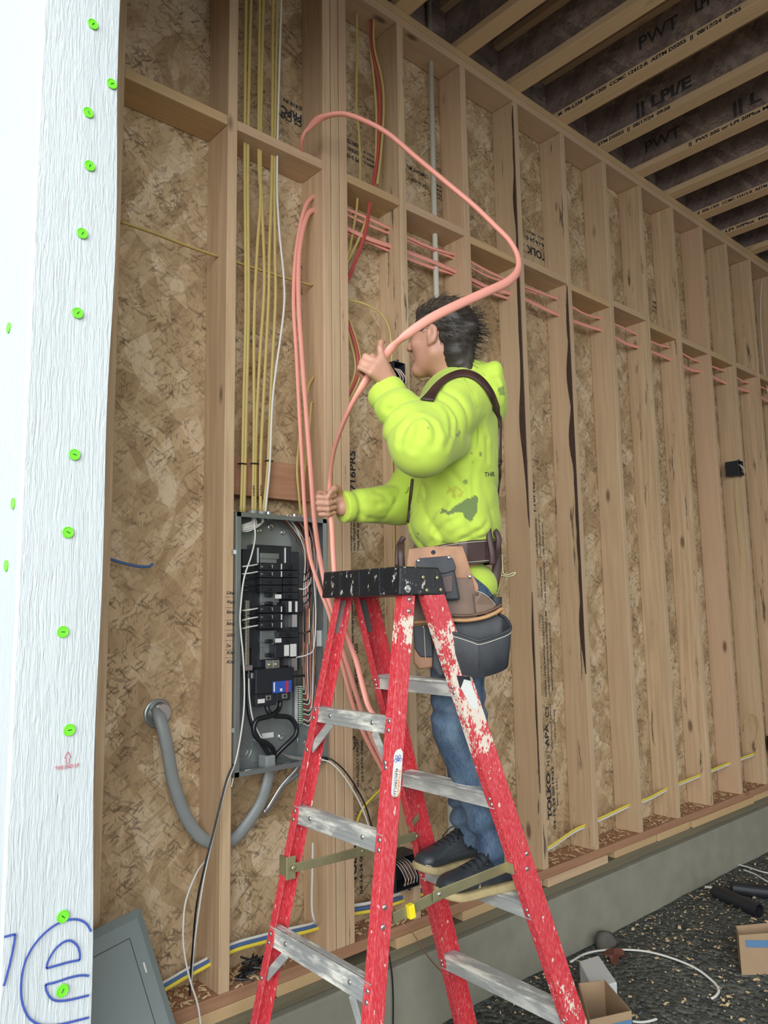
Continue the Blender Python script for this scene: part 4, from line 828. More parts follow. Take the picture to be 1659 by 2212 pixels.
def sdf_arrays(f, lo, hi, res, B=10):
    lo = np.array(lo, float); n = np.ceil((np.array(hi)-lo)/(res*B)).astype(int)*B+1; V = np.full(n, 1e3, np.float32); S = np.zeros(n, bool)
    nb = (n-1)//B; ii = np.stack(np.meshgrid(*[np.arange(k) for k in nb], indexing='ij'), -1).reshape(-1, 3); cen = lo+(ii+.5)*B*res; d = f(cen)
    loc = np.stack(np.meshgrid(*[np.arange(B+1)]*3, indexing='ij'), -1).reshape(-1, 3)
    for i in ii[np.abs(d) < B*res*1.05]:
        o = i*B; v = f(lo+(o+loc)*res).reshape(B+1, B+1, B+1); sl_ = tuple(slice(o[k], o[k]+B+1) for k in range(3)); V[sl_] = v; S[sl_] = True
    # cells
    C = [V[a:n[0]-1+a, b:n[1]-1+b, c:n[2]-1+c] for a in (0, 1) for b in (0, 1) for c in (0, 1)]
    neg = sum((c < 0).astype(np.int8) for c in C); known = S[:-1, :-1, :-1].copy()
    for a in (0, 1):
        for b in (0, 1):
            for c in (0, 1): known &= S[a:n[0]-1+a, b:n[1]-1+b, c:n[2]-1+c]
    act = (neg > 0) & (neg < 8) & known; idx = np.argwhere(act); num = -np.ones(act.shape, np.int64); num[act] = np.arange(len(idx))
    acc = np.zeros((len(idx), 3)); cnt = np.zeros(len(idx)); off = [(a, b, c) for a in (0, 1) for b in (0, 1) for c in (0, 1)]
    vals = np.stack([V[idx[:,0]+a, idx[:,1]+b, idx[:,2]+c] for a, b, c in off], 1)
    for i in range(8):
        for j in range(i+1, 8):
            if sum(abs(np.array(off[i])-np.array(off[j]))) != 1: continue
            va, vb = vals[:, i], vals[:, j]; m = (va < 0) != (vb < 0); t = np.where(m, va/np.where(va-vb == 0, 1, va-vb), 0)
            P = np.array(off[i])+t[:, None]*(np.array(off[j])-np.array(off[i])); acc[m] += P[m]; cnt[m] += 1
    verts = lo+(idx+acc/cnt[:, None])*res; faces = []
    for ax in range(3):
        u, w = [(1, 2), (2, 0), (0, 1)][ax]; sh = [0, 0, 0]; sh[ax] = 1
        a = V[:-1, :-1, :-1]; b = V[tuple(slice(s_, n[k]-1+s_) for k, s_ in enumerate(sh))]; e_ = ((a < 0) != (b < 0)) & known
        I = np.argwhere(e_); I = I[(I[:, u] > 0) & (I[:, w] > 0)]
        def cell(du, dw): J = I.copy(); J[:, u] -= du; J[:, w] -= dw; return num[J[:, 0], J[:, 1], J[:, 2]]
        q = np.stack([cell(0, 0), cell(1, 0), cell(1, 1), cell(0, 1)], 1); ok = (q >= 0).all(1); s_ = a[I[:, 0], I[:, 1], I[:, 2]] < 0
        q[~s_] = q[~s_][:, ::-1]; faces.append(q[ok])
    return verts, np.concatenate(faces)
def sdf_obj(name, f, lo, hi, res, mat, parent, paint=None, smooth=3):
    v, q = sdf_arrays(f, lo, hi, res)
    o_ = np.array(WO[parent.name]) if parent is not None else v.mean(0)*[1, 1, 0]+[0, 0, v[:, 2].min()]
    me = D.meshes.new(name); me.from_pydata((v-o_).tolist(), [], q[:, ::-1].tolist() if False else q.tolist()); me.materials.append(M[mat] if isinstance(mat, str) else mat)
    bm = bmesh.new(); bm.from_mesh(me)
    lo_ = [x for x in bm.verts if not x.link_faces]; bmesh.ops.delete(bm, geom=lo_, context='VERTS')
    for _ in range(smooth): bmesh.ops.smooth_vert(bm, verts=bm.verts, factor=.5, use_axis_x=True, use_axis_y=True, use_axis_z=True)
    bmesh.ops.recalc_face_normals(bm, faces=bm.faces); bm.to_mesh(me); bm.free()
    if paint is not None:
        co = np.zeros(len(me.vertices)*3); me.vertices.foreach_get('co', co); c = paint(co.reshape(-1, 3)+o_)
        at = me.attributes.new('mark', 'FLOAT_COLOR', 'POINT'); c = np.concatenate([c, np.ones((len(c), 1))], 1).astype(np.float32); at.data.foreach_set('color', c.ravel())
    me.shade_smooth(); o = D.objects.new(name, me); link(o, Vector(o_), parent); return o
def trace(f, x, y, t0=1.5, t1=3.4, n=260):             # where the pixel's sight line first meets a shape
    d = _ray((x, y)); ts = np.linspace(t0, t1, n*4); v = f(CAM+ts[:, None]*d); k = np.argmax(v < 0)
    if v[k] >= 0: return None
    a, b = ts[k-1], ts[k]
    for _ in range(20):
        m_ = (a+b)/2
        if f((CAM+m_*d)[None])[0] < 0: b = m_
        else: a = m_
    return CAM+a*d
def grad(f, p, e=.004):
    g = np.array([f((p+np.eye(3)[i]*e)[None])[0]-f((p-np.eye(3)[i]*e)[None])[0] for i in range(3)]); return g/max(1e-9, np.linalg.norm(g))
def pix(P): q = P-CAM; z = q@CF; return np.stack([PW/2+FPX*(q@CR)/z, PH/2-FPX*(q@CU)/z], -1)
def inpoly(P, poly):
    x, y = P[:, 0], P[:, 1]; r = np.zeros(len(P), bool); n = len(poly)
    for i in range(n):
        x1, y1 = poly[i]; x2, y2 = poly[(i+1) % n]
        c = ((y1 > y) != (y2 > y)) & (x < (x2-x1)*(y-y1)/((y2-y1) or 1e-9)+x1); r ^= c
    return r
def vn(p, s, seed=0.):                                 # cheap smooth pseudo-noise, vectorised
    q = p*s+seed
    return (np.sin(q[..., 0]*1.7+np.sin(q[..., 1]*1.3+seed)*1.5)+np.sin(q[..., 1]*2.1+np.sin(q[..., 2]*1.1)*1.6)+np.sin(q[..., 2]*1.9+np.sin(q[..., 0]*1.5+2)*1.4))/3
# ============================================================ PERSON
BF = nrm((-.75, .66, 0)); BL = nrm((-.66, -.75, 0)); UP = A3(0, 0, 1); FR = np.array([BF, BL, UP])
SL, SR = A3(1.655, -.718, 2.245), A3(1.888, -.448, 2.24)
EL_, WL_ = A3(1.412, -.785, 2.062), A3(1.405, -.66, 2.235)
WR_ = atY(738, 1095, -.30); ER_ = A3(1.765, -.335, 1.985)
HIP = A3(1.765, -.572, 1.70); CH = A3(1.778, -.58, 2.10)
HC = atY(950, 731, -.575); hf = nrm((-.36, .93, .06)); hl = nrm(np.cross(UP, hf)); hu = np.cross(hf, hl); HFR = np.array([hf, hl, hu])
def hp(a, b, c): return HC+hf*a+hl*b+hu*c
NB = A3(1.795, -.575, 2.33)
def face(p):
    d = el(p, hp(-.012, 0, .028), (.096, .074, .086), HFR)
    d = su(d, el(p, hp(.028, 0, -.03), (.060, .060, .082), HFR), .03)
    for s in (-1, 1):
        d = su(d, rc(p, hp(.0, .048*s, -.062), hp(.060, .012*s, -.098), .020, .017), .025)
        d = su(d, rc(p, hp(.080, .012*s, .02), hp(.070, .045*s, .016), .009, .007), .015)
        d = su(d, el(p, hp(.062, .040*s, -.025), (.018, .018, .016), HFR), .02)
        d = ss(d, el(p, hp(.092, .030*s, .003), (.014, .016, .010), HFR), .010)
        d = np.minimum(d, el(p, hp(.072, .031*s, .002), (.012, .012, .012), HFR))
        # ear: rim, lobe and hollow
        e_ = el(p, hp(-.008, .079*s, -.010), (.019, .009, .033), HFR); e_ = ss(e_, el(p, hp(-.003, .089*s, -.006), (.010, .008, .018), HFR), .004)
        e_ = su(e_, el(p, hp(.001, .076*s, -.036), (.009, .007, .011), HFR), .006); d = su(d, e_, .006)
    d = su(d, rc(p, hp(.086, 0, .012), hp(.108, 0, -.022), .007, .011), .012)
    for s in (-1, 1): d = su(d, el(p, hp(.098, .011*s, -.026), (.010, .008, .008), HFR), .006)
    d = su(d, el(p, hp(.085, 0, -.052), (.012, .024, .006), HFR), .006); d = su(d, el(p, hp(.082, 0, -.064), (.012, .021, .007), HFR), .006)
    d = su(d, el(p, hp(.072, 0, -.100), (.020, .024, .017), HFR), .02)
    d = su(d, rc(p, hp(-.022, 0, -.045), NB, .054, .062), .03)
    return d
def hand_geo(G, c, W_, back, curl_index=1.0):
    c = nrm(c); b = G-W_; b = nrm(b-c*b.dot(c)); n = np.cross(c, b); n = n if n.dot(back) > 0 else -n
    def P(x, y, z): return G+b*x+c*y+n*z
    fing = []
    for k, (cy, L_, r) in enumerate(((.030, 1.0, .0092), (.010, 1.07, .0095), (-.010, 1.0, .0092), (-.029, .84, .0082))):
        kn = P(.014, cy, .030); pi_ = P(.014+.028*L_, cy*.96, .004); di = P(.012+.016*L_, cy*.94, -.024*L_); ti = P(-.006, cy*.94, -.021*L_)
        if k == 0 and curl_index < 1: pi_ = P(.030, cy+.020, .022); di = P(.034, cy+.042, .010); ti = P(.026, cy+.058, .0)
        fing.append((kn, pi_, di, ti, r))
    th = (P(-.048, .022, .010), P(-.028, .044, -.008), P(-.004, .050, -.022), P(.018, .044, -.027))
    def f(p):
        w = P(-.062, 0, .016); d = rc(p, W_, w, .028, .026)
        for kn, _, _, _, r in fing: d = su(d, rc(p, w+(kn-w)*.12, kn, .018, r+.0035), .012)
        for kn, a, b_, t, r in fing:
            q = rc(p, kn, a, r+.0012, r); q = su(q, rc(p, a, b_, r, r*.93), .003); q = su(q, rc(p, b_, t, r*.93, r*.80), .003); d = su(d, q, .0035)
        q = rc(p, th[0], th[1], .017, .0125); q = su(q, rc(p, th[1], th[2], .0122, .0108), .005); q = su(q, rc(p, th[2], th[3], .0108, .009), .004)
        return su(d, q, .008)
    return f
GL = atY(806, 800, -.660); cL = atY(848, 748, -.675)-atY(778, 842, -.645)
GR_ = atY(712, 1088, -.305); cR = atY(710, 1040, -.335)-atY(716, 1135, -.300)
handL = hand_geo(GL, cL, WL_, -CF, .5); handR = hand_geo(GR_, cR, WR_, CF)
kL = atY(985, 1572, -.62); kR = atY(1003, 1560, -.50)
hL_, hR_ = HIP+BL*.09+A3(0, 0, -.05), HIP-BL*.09+A3(0, 0, -.05)
aL_, aR_ = A3(1.838, -.690, .925), A3(1.935, -.472, .935)
def body(p):
    d = face(p)
    d = su(d, el(p, CH+A3(0, 0, .06), (.10, .17, .20), FR), .05); d = su(d, el(p, HIP+A3(0, 0, .05), (.085, .13, .18), FR), .04)
    for s_, e_, w, h in ((SL, EL_, WL_, handL), (SR, ER_, WR_, handR)):
        d = su(d, rc(p, s_, e_, .048, .040), .03); d = su(d, rc(p, e_, w, .040, .028), .01); d = su(d, h(p), .006)
    for h, k, a in ((hL_, kL, aL_), (hR_, kR, aR_)):
        d = su(d, rc(p, h, k, .062, .046), .03); d = su(d, rc(p, k, a, .050, .034), .01); d = su(d, rc(p, a, a+A3(-.0, 0, -.05), .030, .026), .01)
    return d
# ---- hoodie
def ripple(p, a, b, n, amp, ph=0., sharp=1.): t = seg_t(p, a, b); return amp*np.sin(2*math.pi*n*t+ph+2.2*vn(p, 16, ph))
def win(t, a, b): return np.clip((t-a)/.12, 0, 1)*np.clip((b-t)/.12, 0, 1)
UA = atY(980, 955, -.735); elbow_s = EL_+A3(.0, -.005, -.012)
def fold(p, t, n, amp, seed):                           # cloth folds: rounded ridges with sharp valleys, fading in and out
    return 1.55*amp*(.62-np.abs(np.sin(math.pi*n*t+2.2*vn(p, 9, seed)+1.3*vn(p, 19, seed+1)))**.6)*np.clip(.75+.7*vn(p, 7, seed+2), 0, 1.1)
def hoodie0(p):
    zz = p[..., 2]
    d = el(p, CH+A3(-.005, 0, .02)+BF*.004, (.142, .205, .27), FR)
    d = su(d, el(p, A3(1.765, -.575, 1.89), (.140, .185, .17), FR), .05)
    d = su(d, rc(p, SL+A3(.02, .02, -.005), SR+A3(-.02, -.02, -.005), .082, .082), .05)
    d = su(d, rc(p, CH+A3(0, 0, .12), NB+A3(0, 0, -.03), .12, .07), .05)
    # diagonal drag folds over the side, gathers above the belt
    q = p-HIP; u_ = q@BF; l_ = q@BL; ang = np.arctan2(l_, u_)
    wst = np.clip((2.02-zz)/.25, 0, 1)*np.clip((zz-1.76)/.05, 0, 1)
    d = d+.026*wst*(.6-np.abs(np.sin(ang*4.2+zz*11+1.6*vn(p, 7)))**.6)*np.clip(.7+.7*vn(p, 6, 7), 0, 1)+.020*np.exp(-((zz-1.79)/.05)**2)+fold(p, zz*3.2+ang*.35, 2.2, .009, 8.)*np.clip((2.12-zz)/.15, 0, 1)*np.clip((zz-1.80)/.08, 0, 1)
    d = d+.005*vn(p, 13, 3.)
    # cinch under the belt, then the tail of the sweatshirt below it
    tail = el(p, HIP+A3(.012, 0, -.005), (.128, .168, .085), FR); d = su(d, tail, .015)
    # sleeves
    s1_ = rc(p, SL, EL_, .088, .078); tu = seg_t(p, SL, EL_)
    s1_ = s1_+fold(p, tu, 2.6, .009, 2.)*win(tu, .15, .8)
    s2_ = rc(p, elbow_s, WL_+(EL_-WL_)*.04, .071, .055); tf = seg_t(p, EL_, WL_)
    s2_ = s2_+fold(p, tf, 3.3, .011, 4.)*win(tf, .15, .85)+.0015*vn(p, 28)
    s2_ = s2_+.010*np.exp(-((tf-.80)/.05)**2)
    s2_ = su(s2_, rc(p, elbow_s+A3(.02, .0, -.004), UA, .066, .050), .03); a = su(s1_, s2_, .030); d = su(d, a, .03)
    s3_ = rc(p, SR, ER_, .082, .074); s4_ = rc(p, ER_, WR_+(ER_-WR_)*.05, .072, .052); tg = seg_t(p, ER_, WR_)
    s4_ = s4_+fold(p, tg, 2.4, .011, 1.)*win(tg, -.2, .85)+.012*np.exp(-((tg-.82)/.05)**2)
    d = su(d, su(s3_, s4_, .02), .03)
    # hood: thick roll round the neck and the bag hanging behind
    N0 = NB+A3(.008, 0, .006); ax = nrm(UP*.88+BF*.50); r = p-N0; h_ = r@ax; rr_ = np.linalg.norm(r-h_[..., None]*ax, axis=-1)
    ring = np.sqrt((rr_-.093)**2+(h_*.62)**2)-.026-.004*vn(p, 22, 5); d = su(d, ring, .022)
    bag = el(p, NB-BF*.112+A3(0, 0, -.035), (.050, .115, .095), FR)+.005*vn(p, 19, 6); bag = su(bag, rc(p, NB-BF*.105-BL*.06+A3(0, 0, .052), NB-BF*.115+BL*.06+A3(0, 0, .048), .022, .022), .022); bag = su(bag, rc(p, NB-BF*.115+BL*.06+A3(0, 0, .045), NB-BF*.130+BL*.02+A3(0, 0, -.06), .020, .022), .02)
    d = su(d, bag, .022)
    # openings: neck, cuffs, bottom
    d = ss(d, rc(p, NB+ax*-.03, NB+ax*.2, .068, .085), .008)
    for E_, W__ in ((EL_, WL_), (ER_, WR_)):
        ax2 = nrm(W__-E_); d = np.maximum(d, -np.maximum(-((p-W__)@ax2)-.0, np.linalg.norm(p-W__-ax2*.03, axis=-1)-.085))
    return np.maximum(d, 1.655+.01*np.sin(ang*3)-zz)
creases = [([(899, 899), (884, 915), (871, 932), (864, 958)], .0055), ([(903, 905), (907, 922), (903, 945), (892, 968)], .0055), ([(915, 902), (935, 915), (943, 938), (937, 962)], .0045), ([(860, 880), (845, 885), (830, 880)], .004), ([(868, 868), (850, 862), (838, 868)], .004), ([(962, 880), (975, 905), (975, 935), (965, 965)], .004),
           ([(905, 1172), (915, 1140), (935, 1112), (962, 1090)], .006), ([(930, 1178), (945, 1150), (968, 1130), (992, 1118)], .005), ([(885, 1170), (888, 1140), (897, 1112)], .005), ([(962, 1176), (1000, 1165), (1030, 1150), (1052, 1130)], .005), ([(1010, 1172), (1035, 1162), (1058, 1152)], .004), ([(1028, 1000), (1022, 1040), (1024, 1075)], .004), ([(1045, 905), (1052, 950), (1052, 995)], .004), ([(790, 1085), (815, 1090), (838, 1084)], .005), ([(812, 1062), (832, 1070), (852, 1066)], .004), ([(780, 1110), (800, 1120), (826, 1122)], .004),
           ([(1000, 800), (1030, 793), (1062, 786)], .004), ([(1062, 800), (1075, 825), (1083, 860)], .004)]
_gr = []
for pl, r_ in creases:
    Q = [(q, grad(hoodie0, q, .02)) for q in (trace(hoodie0, x, y) for x, y in pl) if q is not None]
    Q = [Q[0]]+[b for a, b in zip(Q[:-1], Q[1:]) if np.linalg.norm(a[0]-b[0]) < .09] if Q else []
    n_ = len(Q)
    for i in range(n_-1): _gr.append((Q[i][0]+Q[i][1]*.002, Q[i+1][0]+Q[i+1][1]*.002, r_*(1 if 0 < i else .35), r_*(1 if i < n_-2 else .35)))
_gc = np.array([(a+b)/2 for a, b, _, _ in _gr]); _gl = np.array([np.linalg.norm(a-b)/2 for a, b, _, _ in _gr])
def hoodie(p):
    d = hoodie0(p); sh_ = d.shape; P = p.reshape(-1, 3); dd = d.reshape(-1).copy()
    if len(P) > 20000: return d
    c = P.mean(0); R = np.linalg.norm(P-c, axis=1).max()
    for k in np.nonzero(np.linalg.norm(_gc-c, axis=1) < R+_gl+.04)[0]:      # a groove with soft shoulders
        g_ = rc(P, _gr[k][0], _gr[k][1], 0., 0.); w_ = _gr[k][2]*.5+_gr[k][3]*.5; dd = dd+w_*1.5*np.exp(-(g_/.0065)**2)-w_*.45*np.exp(-((g_-.020)/.009)**2)
    return dd.reshape(sh_)
GRAYP = [(948, 1110), (957, 1098), (972, 1104), (985, 1090), (1008, 1078), (1030, 1066), (1034, 1080), (1030, 1105), (1016, 1127), (1006, 1122), (1002, 1108), (985, 1106), (968, 1112), (958, 1106)]
spots = [(991, 935, 4), (988, 940, 3), (1007, 1042, 5), (1083, 842, 7), (1086, 850, 6), (903, 1153, 3), (1040, 980, 4), (820, 823, 4), (822, 980, 3), (925, 925, 2), (1020, 975, 2), (878, 1120, 3), (880, 1140, 3), (872, 1100, 2), (885, 1155, 3), (940, 1120, 2)]
def paint_hood(P):
    x = pix(P); front = (P-CH)@(-CF) > -.02; w = x+np.stack([vn(P, 90)*3, vn(P, 80, 2)*3], -1)
    c = np.zeros((len(P), 3)); g = inpoly(w, GRAYP) & front; c[g, 0] = 1
    for sx, sy, r in spots: c[(np.hypot(w[:, 0]-sx, w[:, 1]-sy) < r) & front, 0] = .8
    yl = (np.hypot((w[:, 0]-985)/1.6, w[:, 1]-1062) < 13) & front & (vn(P, 160) > .1); c[yl, 1] = 1
    return c
def mk_hoodie():
    n = NT('hi_vis_fleece', .85); a = n.n.new('ShaderNodeAttribute'); a.attribute_name = 'mark'; sp = n.n.new('ShaderNodeSeparateColor'); n.l.new(a.outputs['Color'], sp.inputs[0])
    f = n.noise(n.coord((7, 7, 7)), 1., 4); col = n.mix(f, (.42, .57, .055), (.53, .69, .085))
    sm = n.ramp(n.noise(n.coord((38, 38, 38)), 1., 5, .65), [(.66, 0.), (.74, .45)]); col = n.mix(sm, col, (.22, .36, .08))
    col = n.mix(n.math('MULTIPLY', sp.outputs[0], .85), col, (.085, .125, .06)); col = n.mix(n.math('MULTIPLY', sp.outputs[1], .6), col, (.42, .36, .03))
    n.base(col); n.bump(n.noise(n.coord((420, 420, 420)), 1., 2), .25, .0008); n.b.inputs['Sheen Weight'].default_value = .15; return n.m
M['hoodie'] = mk_hoodie()
def mk_skin():
    n = NT('skin', .5); f = n.noise(n.coord((30, 30, 30)), 1., 4); n.base(n.mix(f, (.47, .235, .155), (.56, .30, .205))); n.b.inputs['Subsurface Weight'].default_value = .08; n.b.inputs['Subsurface Radius'].default_value = (.01, .004, .002); return n.m
M['skin'] = mk_skin()
M['hair'] = flat('brown_hair', (.038, .030, .024), .55, var=.6, scale=18); M['hair_light'] = flat('sun_bleached_hair', (.16, .11, .06), .5, var=.4, scale=60)
def mk_denim():
    n = NT('blue_denim', .85); f = n.noise(n.coord((9, 9, 5)), 1., 4, .6); w_ = n.noise(n.coord((300, 300, 60)), 1., 2)
    n.base(n.mix(n.ramp(n.math('ADD', n.math('MULTIPLY', f, .8), n.math('MULTIPLY', w_, .25)), [(.40, 0.), (.66, 1.)]), (.022, .048, .095), (.13, .19, .26))); n.bump(w_, .3, .0008); return n.m
M['denim'] = mk_denim()
def leather(name, a, b, rough=.5):
    n = NT(name, rough); f = n.noise(n.coord((14, 14, 10)), 1., 5, .6); n.base(n.mix(n.ramp(f, [(.35, 0.), (.7, 1.)]), a, b)); n.bump(n.noise(n.coord((200, 200, 200)), 1., 3), .25, .0008); return n.m
M['l_tan'] = leather('tan_leather', (.40, .19, .085), (.20, .09, .04)); M['l_brown'] = leather('dark_brown_leather', (.065, .028, .022), (.035, .017, .015)); M['l_black'] = leather('worn_black_nylon', (.018, .02, .024), (.04, .042, .046), .6); M['l_mid'] = leather('brown_leather', (.16, .085, .045), (.08, .045, .028))
M['l_edge'] = leather('light_leather_edge', (.46, .26, .12), (.34, .18, .08)); M['thread'] = flat('pale_stitching', (.55, .52, .42), .8)
per = thing('person', 'worker in a hi-vis yellow hoodie, jeans and tool belt holding up a bent salmon cable', 'person', (1.80, -.60, .818))
sdf_obj('body', body, (1.22, -.95, .82), (2.12, -.12, 2.68), .0045, 'skin', per, smooth=2)
ho = sdf_obj('hoodie', hoodie, (1.22, -.98, 1.63), (2.14, -.12, 2.52), .0046, 'hoodie', per, paint=paint_hood, smooth=3)
# hair
def hair(p):
    q = (p-HC)@HFR.T; streak = .0045*vn(q*A3(.25, 1, 1)+.02*vn(p, 12)[..., None], 75, 1)+.002*vn(q*A3(.2, 1, 1), 190, 2)
    d = el(p, hp(-.018, 0, .034), (.106, .083, .087), HFR); d = su(d, el(p, hp(-.062, 0, -.020), (.052, .066, .095), HFR), .03)
    d = su(d, rc(p, hp(-.085, .02, .01), hp(-.118, .03, .014), .045, .022), .03); d = su(d, rc(p, hp(.05, 0, .092), hp(-.03, .0, .105), .028, .03), .03)
    d = su(d, rc(p, hp(-.07, 0, -.07), hp(-.095, 0, -.125), .045, .022), .02)
    cut = np.maximum(q[..., 0]*1.0+.22*(.0-q[..., 2])-.052, q[..., 2]*-1+.0-.0)     # clear the face
    d = np.maximum(d, -np.maximum(-(q[..., 0]-.062+.5*np.minimum(q[..., 2]-.06, 0)*-1*-.2), q[..., 2]-.068))
    ear = el(p, hp(.006, .088, -.028), (.034, .05, .048), HFR); ear2 = el(p, hp(.006, -.088, -.028), (.034, .05, .048), HFR)
    d = d+streak; d = ss(d, ear, .008); d = ss(d, ear2, .008)
    low = np.maximum(q[..., 2]+.028, -(q[..., 0]-(-.028))) ; d = np.maximum(d, -np.maximum(-( q[..., 0]+.022), q[..., 2]+.022))
    return d
hr = sdf_obj('hair', hair, HC-.26, HC+.26, .0042, 'hair', per, smooth=1)
hs = MB(); hs2 = MB(); tot = 0
while tot < 900:
    a = nrm(rng.normal(size=3)); q0 = hp(-.02, 0, .03)+a*.22; f_ = hair; t = 0
    for _ in range(40):
        v = float(f_((q0-a*t)[None])[0])
        if v < .001: break
        t += max(v*.8, .001)
    if v > .003: tot += 1; continue
    s_ = q0-a*t; loc = (s_-HC)@HFR.T
    if loc[0] > .055 and loc[2] < .06: tot += 1; continue
    flow = nrm(-hf*1.0+hu*(-.35 if loc[0] < -.02 else .25)+.25*rng.normal(size=3)); g = a
    L_ = .016+.024*rng.random()+(.008 if loc[0] < -.06 else 0); P = [s_-g*.004, s_+flow*L_*.4+g*.004, s_+flow*L_*.75+g*.007, s_+flow*L_+g*(.000+.005*rng.random())]
    (hs2 if (loc[2] > .07 and rng.random() < .55) else hs).tube(smooth_path(P, 3), .0013, .0009, k=4, scale=np.linspace(1, .25, 10)); tot += 1
hs.build('hair_strands', M['hair'], hr, smooth=True)['kind'] = 'stuff'; hs2.build('hair_strands', M['hair_light'], hr, smooth=True)['kind'] = 'stuff'
# ---- jeans
def jeans(p):
    d = el(p, HIP+A3(0, 0, -.02), (.118, .158, .11), FR)
    for h, k, a, s in ((hL_, kL, aL_, 1.), (hR_, kR, aR_, 2.)):
        t1_ = rc(p, h, k, .092, .070); t2_ = rc(p, k, a+A3(-.004, 0, -.025), .068, .068); tt = seg_t(p, k, a); tk = seg_t(p, h, k)
        t2_ = t2_+.008*np.clip((tt-.45)/.3, 0, 1)*np.sin(2*math.pi*5.2*tt+2.6*vn(p, 13, s))+.004*vn(p, 18, s)
        t1_ = t1_+.005*np.clip((tk-.6)/.3, 0, 1)*np.sin(2*math.pi*6*tk+2.5*vn(p, 11, s))
        d = su(d, su(t1_, t2_, .02), .03)
    d = np.maximum(d, .872+.012*np.sin(p[..., 0]*20)-p[..., 2]+(p[..., 0]-1.85)*-.28)
    for a in (aL_, aR_): d = ss(d, rc(p, a+A3(0, 0, -.14), a+A3(-.004, 0, -.02), .056, .050), .004)
    return d
sdf_obj('jeans', jeans, (1.54, -.82, .84), (2.06, -.34, 1.80), .0055, 'denim', per, smooth=2)
# ---- shoes
SOLE = 0.8195
def shoe(heel, toe, near):
    heel = A3(*heel, SOLE); toe = A3(*toe, SOLE); d_ = nrm(toe-heel); L_ = np.linalg.norm(toe-heel); l_ = np.cross(UP, d_); fr = np.array([d_, l_, UP])
    def loc(p): return (p-heel)@fr.T
    def foot2(q, g=0.):                                # plan outline
        a = np.hypot(q[..., 0]-.036, q[..., 1])-.034; x = q[..., 0]; c1 = np.hypot(x-(L_-.052), q[..., 1]+.004)-.049
        t = np.clip((x-.036)/(L_-.088), 0, 1); w = .034+(.049-.034)*t-.006*np.sin(math.pi*t); dd = np.hypot(x-(.036+t*(L_-.088)), q[..., 1]+.004*t)-w; return dd-g
    def sole(p):
        q = loc(p); rock = .020*np.clip((q[..., 0]-(L_-.10))/.1, 0, 1)**2; hz = .0095+.004*np.clip(1-q[..., 0]/.12, 0, 1); z = q[..., 2]-rock-hz
        a = foot2(q, -.004); b = np.abs(z)-hz+.004; return np.minimum(np.maximum(a, b), 0)+np.hypot(np.maximum(a, 0), np.maximum(b, 0))-.006+.0008*np.sin(q[..., 2]*900)
    def upper(p):
        q = loc(p); x = q[..., 0]; top = np.interp(x, [0, .04, .09, .13, .18, .23, L_-.02, L_], [.095, .110, .125, .118, .095, .076, .062, .040])
        a = foot2(q, -.004-.0)+np.clip((q[..., 2]-.03)/.09, 0, 1)*.014; k_ = q[..., 2]-top+.35*np.abs(q[..., 1])**1.3*3*.4; b = np.maximum(k_, .02-q[..., 2])
        d = np.maximum(a, b); d = ss(d, -a-.0, .02) if False else d
        return su(-1e3*np.ones_like(d), d, .001) if False else -su(-a, -b, .022)
    nm = 'sneaker'
    u_ = sdf_obj(nm, upper, np.minimum(heel, toe)-[.08, .08, 0], np.maximum(heel, toe)+[.08, .08, .16], .0035, 'shoe', per, smooth=3)
    sdf_obj('sole', sole, np.minimum(heel, toe)-[.08, .08, .01], np.maximum(heel, toe)+[.08, .08, .07], .0035, 'sole', u_, smooth=1)
    def S(x, y, z): return heel+d_*x+l_*y+UP*z
    # laces and bow
    for k in range(6):
        x = .135+.017*k; z = np.interp(x, [.13, .18, .23], [.116, .096, .077])-.004; P = [S(x, -.026, z-.014), S(x+.003, -.012, z-.001), S(x+.004, .0, z+.002), S(x+.003, .012, z-.001), S(x, .026, z-.014)]
        MB().tube(smooth_path(P, 4), .0032, .0022, k=6).build('lace', M['cblack'], u_, smooth=True)
    for s in (-1, 1):
        P = [S(.128, 0, .122), S(.130, .012*s, .140), S(.118, .034*s, .146), S(.108, .044*s, .130), S(.114, .030*s, .116), S(.126, .004*s, .120)]
        MB().tube(smooth_path(P, 5), .0026, .0018, k=6).build('lace_bow', M['cblack'], u_, smooth=True)
        MB().tube(smooth_path([S(.128, 0, .120), S(.150, .022*s, .112), S(.168, .040*s, .084)], 5), .0024, .0018, k=6).build('lace_end', M['cblack'], u_, smooth=True)
    for k in range(14):                                # row of pinholes
        p0 = S(.10+.012*k, .2, .052-.0008*k); dirv = -l_; t = 0
        for _ in range(60):
            v = float(upper((p0+dirv*t)[None])[0]); t += v*.7
        MB().lathe(p0+dirv*(t+.0006), l_, [(0, .002), (.0009, .0018)], 8).build('pinhole', M['cblack'], u_)
    return u_, upper
M['shoe'] = flat('dark_grey_sneaker_leather', (.032, .038, .044), .42, var=.35, scale=40, bump=.2); M['sole'] = flat('dirty_cream_sole', (.46, .36, .18), .7, var=.35, scale=25); M['swoosh'] = flat('tan_logo', (.50, .43, .28), .6)
sn1, up1 = shoe((1.900, -.705), (1.598, -.624), True); sn2, up2 = shoe((2.005, -.478), (1.705, -.432), False)
def decal(name, f, pts, mat, parent, off=.0012, t0=1.5):
    P = [trace(f, x, y, t0) for x, y in pts]; P = [p+grad(f, p)*off for p in P if p is not None]
    if len(P) < 3: return None
    c = sum(P)/len(P); return MB().add(P, [tuple(range(len(P)))]).build(name, mat if not isinstance(mat, str) else M[mat], parent)
